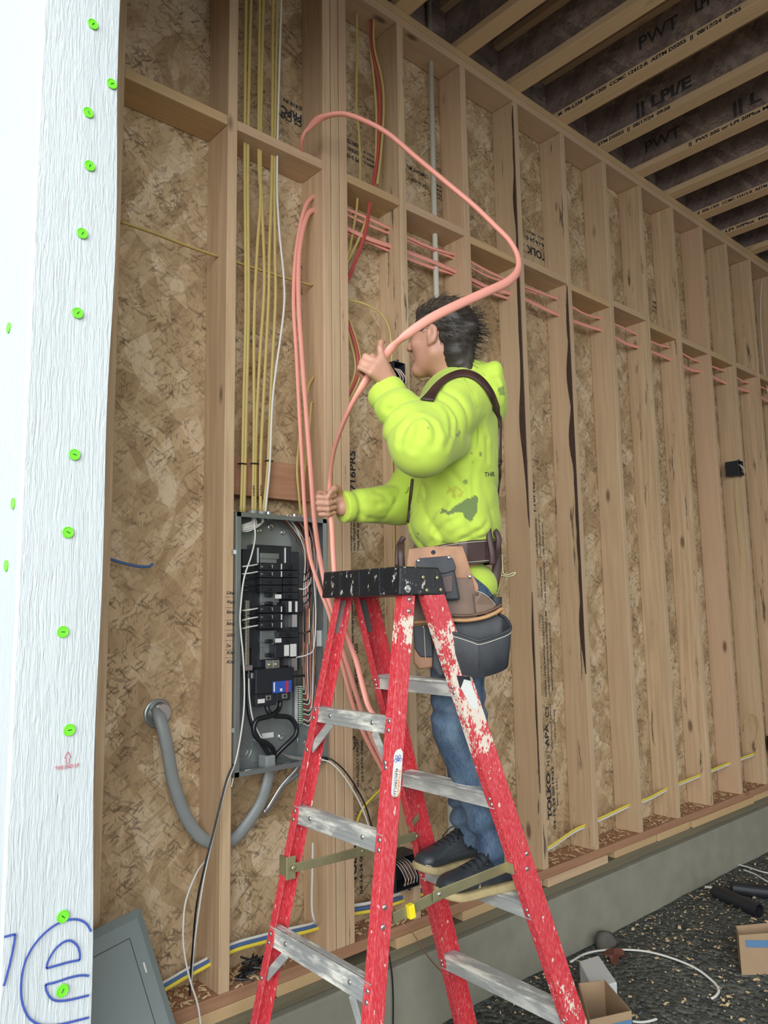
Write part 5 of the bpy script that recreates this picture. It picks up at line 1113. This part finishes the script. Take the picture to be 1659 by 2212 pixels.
decal('swoosh', up1, [(1061.5, 1908), (1053, 1911.5), (1045, 1915), (1040, 1916.5), (1037.5, 1914.5), (1037, 1909), (1033.5, 1913), (1033, 1919), (1036, 1923), (1041, 1922), (1050, 1916)], 'swoosh', sn1)
decal('swoosh', up2, [(1001, 1864.5), (996, 1867), (994, 1867.5), (993, 1865), (992.5, 1868.5), (995, 1869)], 'swoosh', sn2)
decal('white_scuff', up2, [(920, 1868), (928, 1869), (935, 1873), (933, 1878), (926, 1877), (920, 1873)], 'label_white', sn2)
# ---- suspenders following the hoodie
def strapline(pts, hw, mat, name, th=.0028, lift=.003, f=hoodie, parent=per, n=6, up_side=None):
    P = []
    for x, y in pts:
        q = trace(f, x, y)
        if q is not None: P.append((q, grad(f, q, .02)))
    if len(P) < 3: return None, None
    C_ = smooth_path([q+g*lift for q, g in P], n); G_ = smooth_path([g for q, g in P], n); m = MB(); vs = []
    for i in range(len(C_)):
        t = C_[min(i+1, len(C_)-1)]-C_[max(i-1, 0)]; t = t/np.linalg.norm(t); g = nrm(G_[i]-t*G_[i].dot(t)); s_ = np.cross(t, g)
        for a, b in ((-1, 0), (-.8, 1), (.8, 1), (1, 0), (1, -1), (-1, -1)): vs.append(C_[i]+s_*hw*a+g*th*b)
    k = len(C_); m.add(vs, [(i*6+j, i*6+(j+1) % 6, (i+1)*6+(j+1) % 6, (i+1)*6+j) for i in range(k-1) for j in range(6)]+[tuple(range(6)), tuple(range(6*k-6, 6*k))])
    return m.build(name, M[mat], parent, smooth=True), C_
sp_, _c1 = strapline([(922, 868), (934, 852), (950, 833), (972, 817), (998, 809), (1022, 814), (1043, 830), (1060, 855), (1071, 885), (1077, 920), (1078, 960), (1077, 1000)], .0185, 'l_brown', 'suspender', lift=.006)
tailP = [_c1[-2], _c1[-1]]+[atY(x, y, Y) for x, y, Y in ((1075, 1030, -.612), (1070, 1070, -.615), (1069, 1105, -.62), (1068, 1125, -.625))]
MB().tube(smooth_path(tailP[1:], 6), .012, .0025, up=BL, k=8).build('suspender_tail', M['l_brown'], sp_, smooth=True)
strapline([(893, 1035), (889, 1070), (886, 1100), (883, 1128)], .007, 'l_brown', 'front_strap', lift=.004)
strapline([(869, 1126), (878, 1142), (872, 1160), (880, 1172)], .0022, 'steel', 'front_clip', lift=.004)
for (pts, w) in (([(1068, 1122), (1062, 1135), (1056, 1150), (1061, 1160), (1070, 1150), (1073, 1130), (1068, 1122)], .0028), ([(1054, 1150), (1050, 1160), (1056, 1168), (1064, 1164), (1060, 1152), (1054, 1150)], .0028)):
    MB().tube(smooth_path([atY(x, y, -.635) for x, y in pts], 6), w, k=8).build('snap_hook', M['bronze'], sp_, smooth=True)
# seams, drawstring, chest print
M['seam'] = flat('seam_thread', (.40, .55, .06), .8)
strapline([(1000, 812), (1006, 826), (1018, 850), (1028, 880), (1033, 920), (1030, 960), (1020, 1000)], .0016, 'seam', 'shoulder_seam', th=.001, lift=.0005) if 'seam' in M else None
dr = [trace(hoodie, x, y, 2.1) for x, y in ((882, 1052), (879, 1060), (875, 1066))]
dr = [q for q in dr if q is not None]
if len(dr) > 2: MB().tube(smooth_path([q+grad(hoodie, q)*.005 for q in dr], 4), .003, k=6).build('drawstring', M['hoodie_string'] if 'hoodie_string' in M else M['hoodie'], ho, smooth=True)
def text_on(f, s, x, y, w, h, mat, parent):
    cu = D.curves.new('t', 'FONT'); cu.body = s; cu.size = 1; cu.resolution_u = 2; t = D.objects.new('t', cu); COL.objects.link(t); dg = bpy.context.evaluated_depsgraph_get(); me = D.meshes.new_from_object(t.evaluated_get(dg)); D.objects.remove(t)
    co = [v.co.copy() for v in me.vertices]; W_ = max(c.x for c in co); P = []
    for c in co:
        q = trace(f, x+c.x/W_*w, y-c.y*h-c.x/W_*1.0); q = q if q is not None else P[-1]; P.append(q+grad(f, q)*.0015)
    MB().add(P, [tuple(p.vertices) for p in me.polygons]).build('printed_text', M[mat], parent, recalc=False)
text_on(hoodie, 'THR', 1046, 1030, 22, 15, 'ink', ho)
# ============================================================ TOOL BELT
def atP(x, y, n0): d = _ray((x, y)); o = HIP+BL*n0; return CAM+d*((o-CAM)@BL/(d@BL))
def around(f, zc, th, r0=.34):
    dr_ = BF*math.cos(th)+BL*math.sin(th); c = A3(HIP[0], HIP[1], zc); ts = np.linspace(r0, .05, 120); v = f(c+ts[:, None]*dr_); k = np.argmax(v < 0); return c+ts[k]*dr_, dr_
def bz(th): return 1.785+.016*math.cos(th+math.pi)
_rr = []
for i in range(48):
    th = 2*math.pi*i/48; _rr.append(max(np.linalg.norm(((around(hoodie, bz(th)+dz, th)[0])-HIP)[:2]) for dz in (-.03, 0, .03)))
_rr = np.array(_rr); _rr = np.maximum(_rr, (np.roll(_rr, 1)+np.roll(_rr, -1)+_rr)/3); _rr = (np.roll(_rr, 1)+np.roll(_rr, -1)+2*_rr)/4+.003
def bpt(th): k = th/(2*math.pi)*48; i = int(k) % 48; r = _rr[i]*(1-k % 1)+_rr[(i+1) % 48]*(k % 1); dr_ = BF*math.cos(th)+BL*math.sin(th); return A3(HIP[0], HIP[1], bz(th))+dr_*r, dr_
belt = MB(); vs = []; nbp = 48
for i in range(nbp):
    th = 2*math.pi*i/nbp; q, dr_ = bpt(th)
    for a, b in ((0, -.035), (.004, -.034), (.004, .034), (0, .035)): vs.append(q+dr_*a+UP*b)
belt.add(vs, [(i*4+j, i*4+(j+1) % 4, ((i+1) % nbp)*4+(j+1) % 4, ((i+1) % nbp)*4+j) for i in range(nbp) for j in range(4)])
tb = belt.build('tool_belt', M['l_brown'], per, smooth=False)
for dz in (-.029, .029):
    P = []
    for i in range(30):
        th = math.radians(60)+math.radians(130)*i/29; q, dr_ = bpt(th); P.append(q+dr_*.0048+UP*dz)
    MB().tube(P, .0009, k=4).build('stitching', M['thread'], tb)
def sheet(name, pts, n0, th, mat, parent=None, bevel=.0015, sub=0):
    P = [atP(x, y, n0 if len(q) == 0 else q[0]) for x, y, *q in pts]; return MB().prism(P, BL*th).build(name, M[mat], parent or tb, bevel=bevel)
bp_ = sheet('pouch_backing', [(883, 1186), (935, 1180), (999, 1180), (1008, 1205), (1017, 1235), (1032, 1262), (1034, 1274), (1024, 1282), (1030, 1330), (975, 1345), (890, 1345), (876, 1300), (878, 1230)], .196, .004, 'l_tan')
sheet('pouch_lower_leather', [(893, 1240), (1020, 1250), (1032, 1300), (1030, 1340), (990, 1345), (893, 1345)], .2002, .003, 'l_mid')
bi = MB(); q = [atP(x, y, n_) for x, y, n_ in ((904, 1215, .203), (976, 1210, .203), (992, 1296, .203), (905, 1300, .203))]; bi.prism(q, BL*.034); sp2 = bi.build('small_pouch', M['l_black'], tb, bevel=.006)
sheet('pouch_flap', [(898, 1212), (905, 1206), (965, 1201), (978, 1206), (985, 1225), (984, 1232), (960, 1239), (905, 1238), (898, 1228)], .238, .004, 'l_black', sp2, .002)
sheet('flap_tab', [(955, 1246), (978, 1242), (977, 1278), (958, 1280)], .2375, .003, 'l_brown', sp2, .001)
for x, y, n_, r, mt in ((904, 1211, .2425, .005, 'steel'), (970, 1204, .2425, .0055, 'steel'), (1015, 1245, .2035, .0058, 'steel'), (1030, 1283, .222, .0045, 'l_mid'), (915, 1354, .232, .004, 'steel')):
    MB().lathe(atP(x, y, n_), BL, [(0, r), (.0015, r), (.003, r*.5), (.0032, 0)], 14).build('belt_rivet', M[mt], tb, smooth=True)
MB().lathe(atP(936, 1193, .2005), BL, [(0, .0065), (.0006, .0065), (.0006, .001)], 18).build('eyelet', M['ink'], bp_)
# big pouch: open black bag
def ring(L): return [atP(*q) for q in L]
top = ring([(955, 1352, .206), (1020, 1340, .206), (1078, 1328, .206), (1092, 1335, .222), (1102, 1352, .245), (1099, 1362, .262), (1070, 1374, .275), (1036, 1384, .285), (1020, 1380, .283), (990, 1370, .272), (958, 1362, .25)])
bot = ring([(955, 1446, .206), (1020, 1440, .206), (1072, 1428, .206), (1090, 1424, .222), (1096, 1432, .240), (1093, 1444, .252), (1066, 1456, .262), (1034, 1464, .270), (1018, 1461, .268), (990, 1455, .258), (957, 1450, .24)])
def dense(R_, n=4):
    P_ = smooth_path(R_[-2:]+R_+R_[:2], n); return P_[2*n:2*n+len(R_)*n]
top0, bot0 = top, bot; top, bot = dense(top), dense(bot); mid_ = [t*.5+b*.5+(BL*.006 if 16 < i < 40 else 0) for i, (t, b) in enumerate(zip(top, bot))]
m = MB(); N_ = len(top); m.add(top+mid_+bot, [(r_*N_+i, r_*N_+(i+1) % N_, (r_+1)*N_+(i+1) % N_, (r_+1)*N_+i) for r_ in (0, 1) for i in range(N_)]+[tuple(range(2*N_, 3*N_))]); top_d, mid_d, bot_d = top, mid_, bot; top, bot = top0, bot0; mid_ = mid_d[::4]
bag_ = m.build('nail_pouch', M['l_black'], tb, smooth=True); sd = bag_.modifiers.new('solid', 'SOLIDIFY'); sd.thickness = .004; sd.offset = 0; bv = bag_.modifiers.new('bevel', 'BEVEL'); bv.width = .003; bv.segments = 2; bv.limit_method = 'ANGLE'
MB().tube(smooth_path(top[2:]+[top[0]], 5), .0045, k=8).build('pouch_rim', M['l_black'], bag_, smooth=True)
MB().tube([p-UP*.010+BL*.004 for p in smooth_path(top[4:], 5)], .0010, k=4).build('stitching', M['thread'], bag_)
MB().tube([top[7]*.5+top[7]*.5+BL*.003, (mid_[7])+BL*.003, bot[7]+BL*.002], .0014, k=5).build('corner_seam', M['l_black'], bag_)
rim = [atP(*q) for q in ((893, 1345, .205), (935, 1342, .215), (975, 1340, .224), (1010, 1340, .228), (1045, 1334, .228), (1070, 1324, .224), (1083, 1316, .215), (1086, 1326, .207))]
MB().tube(smooth_path(rim, 6), .0085, .006, k=10).build('rolled_leather_edge', M['l_edge'], tb, smooth=True)
MB().tube([p+UP*.013 for p in smooth_path(rim[1:7], 6)], .0065, .004, k=8).build('rolled_leather_edge', M['l_mid'], tb, smooth=True)
P = [atP(*q) for q in ((1022, 1282, .214), (1030, 1277, .218), (1042, 1281, .222), (1058, 1293, .222), (1070, 1307, .218), (1076, 1319, .212), (1055, 1326, .224), (1030, 1330, .226), (1026, 1305, .220))]
MB().add(P, [tuple(range(9))]).build('inner_pouch', M['l_mid'], tb).modifiers.new('solid', 'SOLIDIFY').thickness = .004
MB().tube([p+BL*.0025 for p in smooth_path([P[1], P[2], P[3], P[4]], 4)], .0009, k=4).build('stitching', M['thread'], tb)
MB().lathe(atP(1070, 1290, .17), -UP, [(0, .022), (.0, .019), (.05, .017), (.05, .021)], 18).build('tool_holder', M['l_black'], tb)
MB().prism(ring([(892, 1350, .206), (932, 1347, .206), (940, 1440, .206), (905, 1446, .206), (893, 1432, .206)]), BL*.020).build('side_pouch', M['l_tan'], tb, bevel=.005)
MB().prism(ring([(893, 1352, .2265), (930, 1350, .2265), (936, 1420, .2265), (908, 1419, .2265), (895, 1400, .2265)]), BL*.006).build('side_pouch_front', M['l_black'], tb, bevel=.003)
MB().tube([atP(916, 1356, .2335), atP(919, 1424, .2335)], .0009, k=4).build('stitching', M['thread'], tb)
MB().prism(ring([(935, 1350, .204), (975, 1346, .204), (985, 1452, .204), (945, 1462, .204), (932, 1440, .204)]), BL*.045).build('middle_pouch', M['l_black'], tb, bevel=.008)
# straps, hammer hook
def lstrap(pts, w, h, mat='l_brown', name='hanging_strap'): return MB().tube(smooth_path([atP(*q) for q in pts], 6), w, h, up=BL, k=8).build(name, M[mat], tb, smooth=True)
lstrap([(1056, 1140, .09), (1070, 1148, .08), (1077, 1165, .08), (1074, 1190, .09), (1066, 1215, .12)], .009, .003); lstrap([(1054, 1138, .13), (1058, 1165, .135), (1063, 1195, .135), (1064, 1220, .13)], .009, .0035)
lstrap([(1072, 1170, .06), (1074, 1210, .06), (1070, 1250, .07), (1064, 1276, .07)], .014, .004)
lstrap([(867, 1172, .10), (866, 1195, .12), (868, 1228, .12)], .010, .003); lstrap([(872, 1160, .10), (860, 1185, .09), (858, 1225, .09)], .008, .003)
MB().tube(smooth_path([atP(*q) for q in ((1078, 1195, .05), (1079, 1215, .05), (1080, 1240, .05), (1084, 1243, .05), (1100, 1245, .05), (1110, 1242, .05), (1114, 1236, .05))], 5), .0028, k=8).build('hammer_hook', M['bronze'], tb, smooth=True)
MB().tube(smooth_path([atP(*q) for q in ((1084, 1195, .05), (1085, 1215, .05), (1087, 1238, .05), (1098, 1241, .05), (1107, 1238, .05), (1114, 1236, .05))], 5), .0028, k=8).build('hammer_hook', M['bronze'], tb, smooth=True)
# ============================================================ HELD CABLE
g0 = GL; g1 = GR_
hc = [np.array([1.655, .065, 3.36]), atY(651, 306, -.03), atY(668, 275, -.09), atY(695, 254, -.16), atY(740, 246, -.24), atY(790, 262, -.32), atY(840, 290, -.39), atY(900, 341, -.47), atY(960, 391, -.55), atY(1020, 441, -.62), atY(1068, 487, -.68), atY(1100, 520, -.72), atY(1118, 553, -.75), atY(1119, 583, -.77), atY(1098, 608, -.785), atY(1050, 631, -.79), atY(990, 658, -.785), atY(930, 688, -.77), atY(880, 722, -.735), atY(845, 752, -.69),
      g0+nrm(-(atY(848, 748, -.675)-atY(778, 842, -.645)))*.0, atY(778, 842, -.63), atY(755, 883, -.58), atY(735, 930, -.50), atY(720, 980, -.41), atY(713, 1035, -.335), g1, atY(717, 1140, -.31), atY(720, 1200, -.32), atY(726, 1270, -.34), atY(738, 1335, -.36), atY(752, 1382, -.38), atY(770, 1430, -.39), atY(784, 1485, -.40), atY(798, 1530, -.42), atY(822, 1560, -.46), atY(850, 1585, -.50)]
hcp = smooth_path(hc, 8); hsc = np.interp(np.arange(len(hcp))/8, [0, 4, 14, 20, 23, 30, 40], [.9, 1.2, 1.2, 1.1, .9, .95, 1.0])
tag(MB().tube(hcp, .0118, .0075, up=(.3, -.9, .2), k=12, scale=hsc).build('held_cable', M['cpink'], smooth=True), 'thick salmon cable looping overhead, gripped by the worker in both hands', 'cable')
# ============================================================ FLOOR AND CORNER THINGS
TR = atY(301, 1960, -.04); BRp = atY(378, 2212, -.16); d1 = nrm(BRp-TR); kfl = (TR[2]-.075)/-d1[2]; lv = atY(195, 2003, -.06)-TR; lv = nrm(lv-d1*lv.dot(d1)); nn_ = np.cross(d1, lv); nn_ = nn_ if nn_[1] < 0 else -nn_
wd_ = .262; hh_ = kfl-.03
m = MB(); q = [TR, TR+lv*wd_, TR+lv*wd_+d1*hh_, TR+d1*hh_]; e2 = .022
inn = [TR+lv*e2+d1*e2, TR+lv*(wd_-e2)+d1*e2, TR+lv*(wd_-e2)+d1*(hh_-e2), TR+lv*e2+d1*(hh_-e2)]
m.add(q+[p+nn_*.004 for p in q]+[p+nn_*.014 for p in inn], [(0, 1, 2, 3), (0, 4, 5, 1), (1, 5, 6, 2), (2, 6, 7, 3), (3, 7, 4, 0), (4, 8, 9, 5), (5, 9, 10, 6), (6, 10, 11, 7), (7, 11, 8, 4), (8, 11, 10, 9)])
cv = tag(m.build('panel_cover', M['cover_grey'], bevel=.001), 'grey steel breaker panel cover leaning in the corner behind the house wrap', 'panel cover')
def oncv(a, b, o=.0146): return TR+lv*a+d1*b+nn_*o
m = MB()
for (a, b) in (((.06, .06), (wd_, .06)), ((.06, .06), (.06, hh_-.05)), ((.20, .06), (.20, hh_-.05))): m.tube([oncv(*a), oncv(*b)] if a[0] != wd_ else [oncv(*a), oncv(*b)], .0007, k=4)
m.build('door_seam', M['cblack'], cv)
cd_ = MB().prism([oncv(.062, .062), oncv(wd_-.024, .062), oncv(wd_-.024, hh_-.06), oncv(.062, hh_-.06)], nn_*.0015).build('cover_door', M['cover_grey'], cv, bevel=.0005)
MB().obox(oncv(.043, .145), lv*.0022, d1*.013, nn_*.0012).build('latch', M['steel'], cv)
FZ = .088
def boxpx(name, rim, z, label, cat, mat, grp=None, wall=.004, open_=True):
    R_ = [atZ(x, y, z) for x, y in rim]; c = sum(R_)/4; zb = floor_z(c[0], c[1])-.002
    t = thing(name, label, cat, (c[0], c[1], zb)); Bt = [np.array([p[0]+(c[0]-p[0])*.02, p[1]+(c[1]-p[1])*.02, zb]) for p in R_]
    m = MB(); m.add(R_+Bt, [(i, (i+1) % 4, 4+(i+1) % 4, 4+i) for i in range(4)]+[(7, 6, 5, 4)]+([] if open_ else [(0, 1, 2, 3)]))
    o = m.build('carton', M[mat], t, bevel=0 if open_ else .004)
    if open_: s_ = o.modifiers.new('solid', 'SOLIDIFY'); s_.thickness = wall; s_.offset = 0
    return t, R_, Bt
t, R_, Bt = boxpx('cardboard_box', [(1250, 2124), (1306, 2117), (1363, 2183), (1274, 2203)], .235, 'open cardboard box with blue sides at the bottom, behind the right ladder leg', 'box', 'cardboard')
for i in (1, 2):
    a, b = R_[i], R_[(i+1) % 4]; a2, b2 = Bt[i], Bt[(i+1) % 4]; n_ = nrm(np.cross(b-a, a2-a)); n_ = n_ if n_.dot((R_[0]+R_[2])/2-a) < 0 else -n_
    MB().add([a+(a2-a)*.16+n_*.0032, b+(b2-b)*.16+n_*.0032, b+(b2-b)*.98+n_*.0032, a+(a2-a)*.98+n_*.0032], [(0, 1, 2, 3)]).build('blue_print', M['box_blue'], t)
    MB().add([a+(a2-a)*.3+(b-a)*.2+n_*.0042, a+(b-a)*.75+(a2-a)*.3+n_*.0042, a+(b-a)*.75+(a2-a)*.75+n_*.0042, a+(b-a)*.2+(a2-a)*.75+n_*.0042], [(0, 1, 2, 3)]).build('shipping_label', M['label_white'], t)
m = MB(); c = (Bt[0]+Bt[2])/2
for k in range(14): a = c+A3(*(rng.random(3)-.5))*[.13, .11, .02]+A3(0, 0, .012+.05*rng.random()); m.obox(a, nrm(rng.normal(size=3))*.016, nrm(rng.normal(size=3))*.012, nrm(rng.normal(size=3))*.007)
o = m.build('small_parts', M['panel_grey'], t); o['kind'] = 'stuff'
boxpx('white_carton', [(1251, 2076), (1293, 2063), (1333, 2122), (1280, 2134)], .20, 'crumpled white carton behind the open cardboard box', 'carton', 'paper', open_=False)
t, R_, Bt = boxpx('cardboard_box', [(1590, 2000), (1675, 1992), (1705, 2012), (1596, 2020)], .21, 'cardboard box with a blue stripe at the right edge of the picture', 'box', 'cardboard')
a, b, a2, b2 = R_[3], R_[2], Bt[3], Bt[2]; n_ = nrm(np.cross(b-a, a2-a)); n_ = n_ if n_[1] < 0 else -n_
MB().add([a+(b-a)*.12+(a2-a)*.12+n_*.004, b+(b2-b)*.22+n_*.004, b+(b2-b)*.40+n_*.004, a+(b-a)*.12+(a2-a)*.30+n_*.004], [(0, 1, 2, 3)]).build('blue_stripe', M['box_blue'], t)
def onfloor(x, y, h=.0):
    z = FZ
    for _ in range(6): p = atZ(x, y, z+h); z = floor_z(p[0], p[1])
    return atZ(x, y, z+h)
def bigpipe(a, b, r, ds):
    p, q = onfloor(*a, r), onfloor(*b, r); m = MB(); d_ = nrm(q-p); m.lathe(p, d_, [(0, r*.9), (0, r), (np.linalg.norm(q-p), r), (np.linalg.norm(q-p), r*.9), (.002, r*.9)], 24); tag(m.build('black_pipe', M['black_plastic'], smooth=False), ds, 'pipe')
bigpipe((1545, 1925), (1640, 1968), .034, 'black plastic pipe on the gravel, nearer one'); bigpipe((1580, 1918), (1720, 1935), .034, 'black plastic pipe on the gravel behind the nearer one')
def fcable(pts, w, mat, label, h=None): return tag(MB().tube(smooth_path([onfloor(x, y, w+.003) for x, y in pts], 6), w, h or w*.7, up=UP, k=8).build('cable_scrap', M[mat], smooth=True), label, 'cable')
fcable([(1232, 2078), (1265, 2060), (1310, 2052), (1380, 2053), (1440, 2066), (1500, 2090), (1540, 2120), (1552, 2138), (1547, 2150), (1537, 2157)], .0062, 'cwhite', 'long white cable offcut curving over the gravel')
fcable([(1366, 2206), (1385, 2208), (1405, 2205), (1418, 2201)], .006, 'cwhite', 'short white cable offcut at the bottom beside the open box')
fcable([(1588, 1866), (1615, 1873), (1650, 1884), (1690, 1890)], .006, 'cwhite', 'grey-white cable offcut near the concrete at the right edge'); fcable([(1606, 1879), (1630, 1888), (1655, 1903), (1680, 1915)], .006, 'cwhite', 'second white offcut beside the black pipes')
fcable([(1650, 2074), (1655, 2085), (1648, 2098)], .002, 'cwhite', 'thin wire end below the right cardboard box'); fcable([(1523, 1916), (1545, 1918)], .009, 'cwhite', 'white cable end poking out of the black pipe')
rk = onfloor(1308, 2048, .0); v, q = sdf_arrays(lambda p: el(p, rk+A3(0, 0, .03), (.05, .045, .045))+.008*vn(p, 40), rk-.1, rk+.12, .006); tag(MB().add(v, q.tolist()).build('rock', M['rock'], smooth=True), 'rounded grey rock against the concrete wall', 'rock')
lf = onfloor(1327, 2068, .01); m = MB(); P = [lf+A3(.055*math.cos(t)*(1+.35*math.cos(5*t)), .05*math.sin(t)*(1+.35*math.cos(5*t)), .01+.014*math.sin(3*t)) for t in np.linspace(0, 2*math.pi, 30)[:-1]]
m.add(P+[lf+A3(0, 0, .012)], [(i, (i+1) % 29, 29) for i in range(29)]); o = m.build('dry_leaf', M['leaf']); tag(o, 'brown dry leaf beside the white cable offcut', 'leaf'); o.modifiers.new('solid', 'SOLIDIFY').thickness = .001
ch = MB(); n0 = 0
while n0 < 3600:
    x = 1.2+rng.random()*4.4; y = -.06-1.7*rng.random()**1.3; dens = .35+.65*(mnoise.noise(Vector((x*2.2, y*2.2, 5))) > -.05)
    n0 += 1
    if rng.random() > dens: continue
    s_ = .003+.011*rng.random()**2; a = rng.random()*6.3; z = floor_z(x, y)+.006+.004*rng.random(); d = A3(math.cos(a), math.sin(a), .5*(rng.random()-.5))*s_; e_ = A3(-math.sin(a), math.cos(a), .4*(rng.random()-.5))*s_*(.25+.5*rng.random()); c = A3(x, y, z)
    ch.add([c-d-e_, c-d+e_, c+e_+[0, 0, .003], c-e_+[0, 0, .003], c+d+e_*.6, c+d-e_*.6], [(0, 1, 2, 3), (3, 2, 4, 5)])
o = tag(ch.build('wood_chips', M['shaving'], recalc=False), 'pale wood chips strewn over the gravel', 'wood chips'); o['kind'] = 'stuff'
stn = MB(); ico = [(0, 0, 1), (.9, 0, .3), (.3, .85, .3), (-.7, .5, .3), (-.7, -.5, .3), (.3, -.85, .3), (0, 0, -.5)]; icf = [(0, 1, 2), (0, 2, 3), (0, 3, 4), (0, 4, 5), (0, 5, 1), (6, 2, 1), (6, 3, 2), (6, 4, 3), (6, 5, 4), (6, 1, 5)]
for k in range(9000):
    x = 1.1+rng.random()*4.6; y = -.04-1.9*rng.random(); s_ = .004+.008*rng.random()**2; R3 = rng.random(3)*.6+.7; z = floor_z(x, y)+s_*.15; a = rng.random()*6.3; ca, sa = math.cos(a), math.sin(a)
    stn.add([(x+s_*(v_[0]*R3[0]*ca-v_[1]*R3[1]*sa), y+s_*(v_[0]*R3[0]*sa+v_[1]*R3[1]*ca), z+s_*v_[2]*R3[2]*.7) for v_ in ico], icf)
o = tag(stn.build('gravel_stones', M['stone'], recalc=False), 'loose dark gravel covering the floor', 'gravel'); o['kind'] = 'stuff'
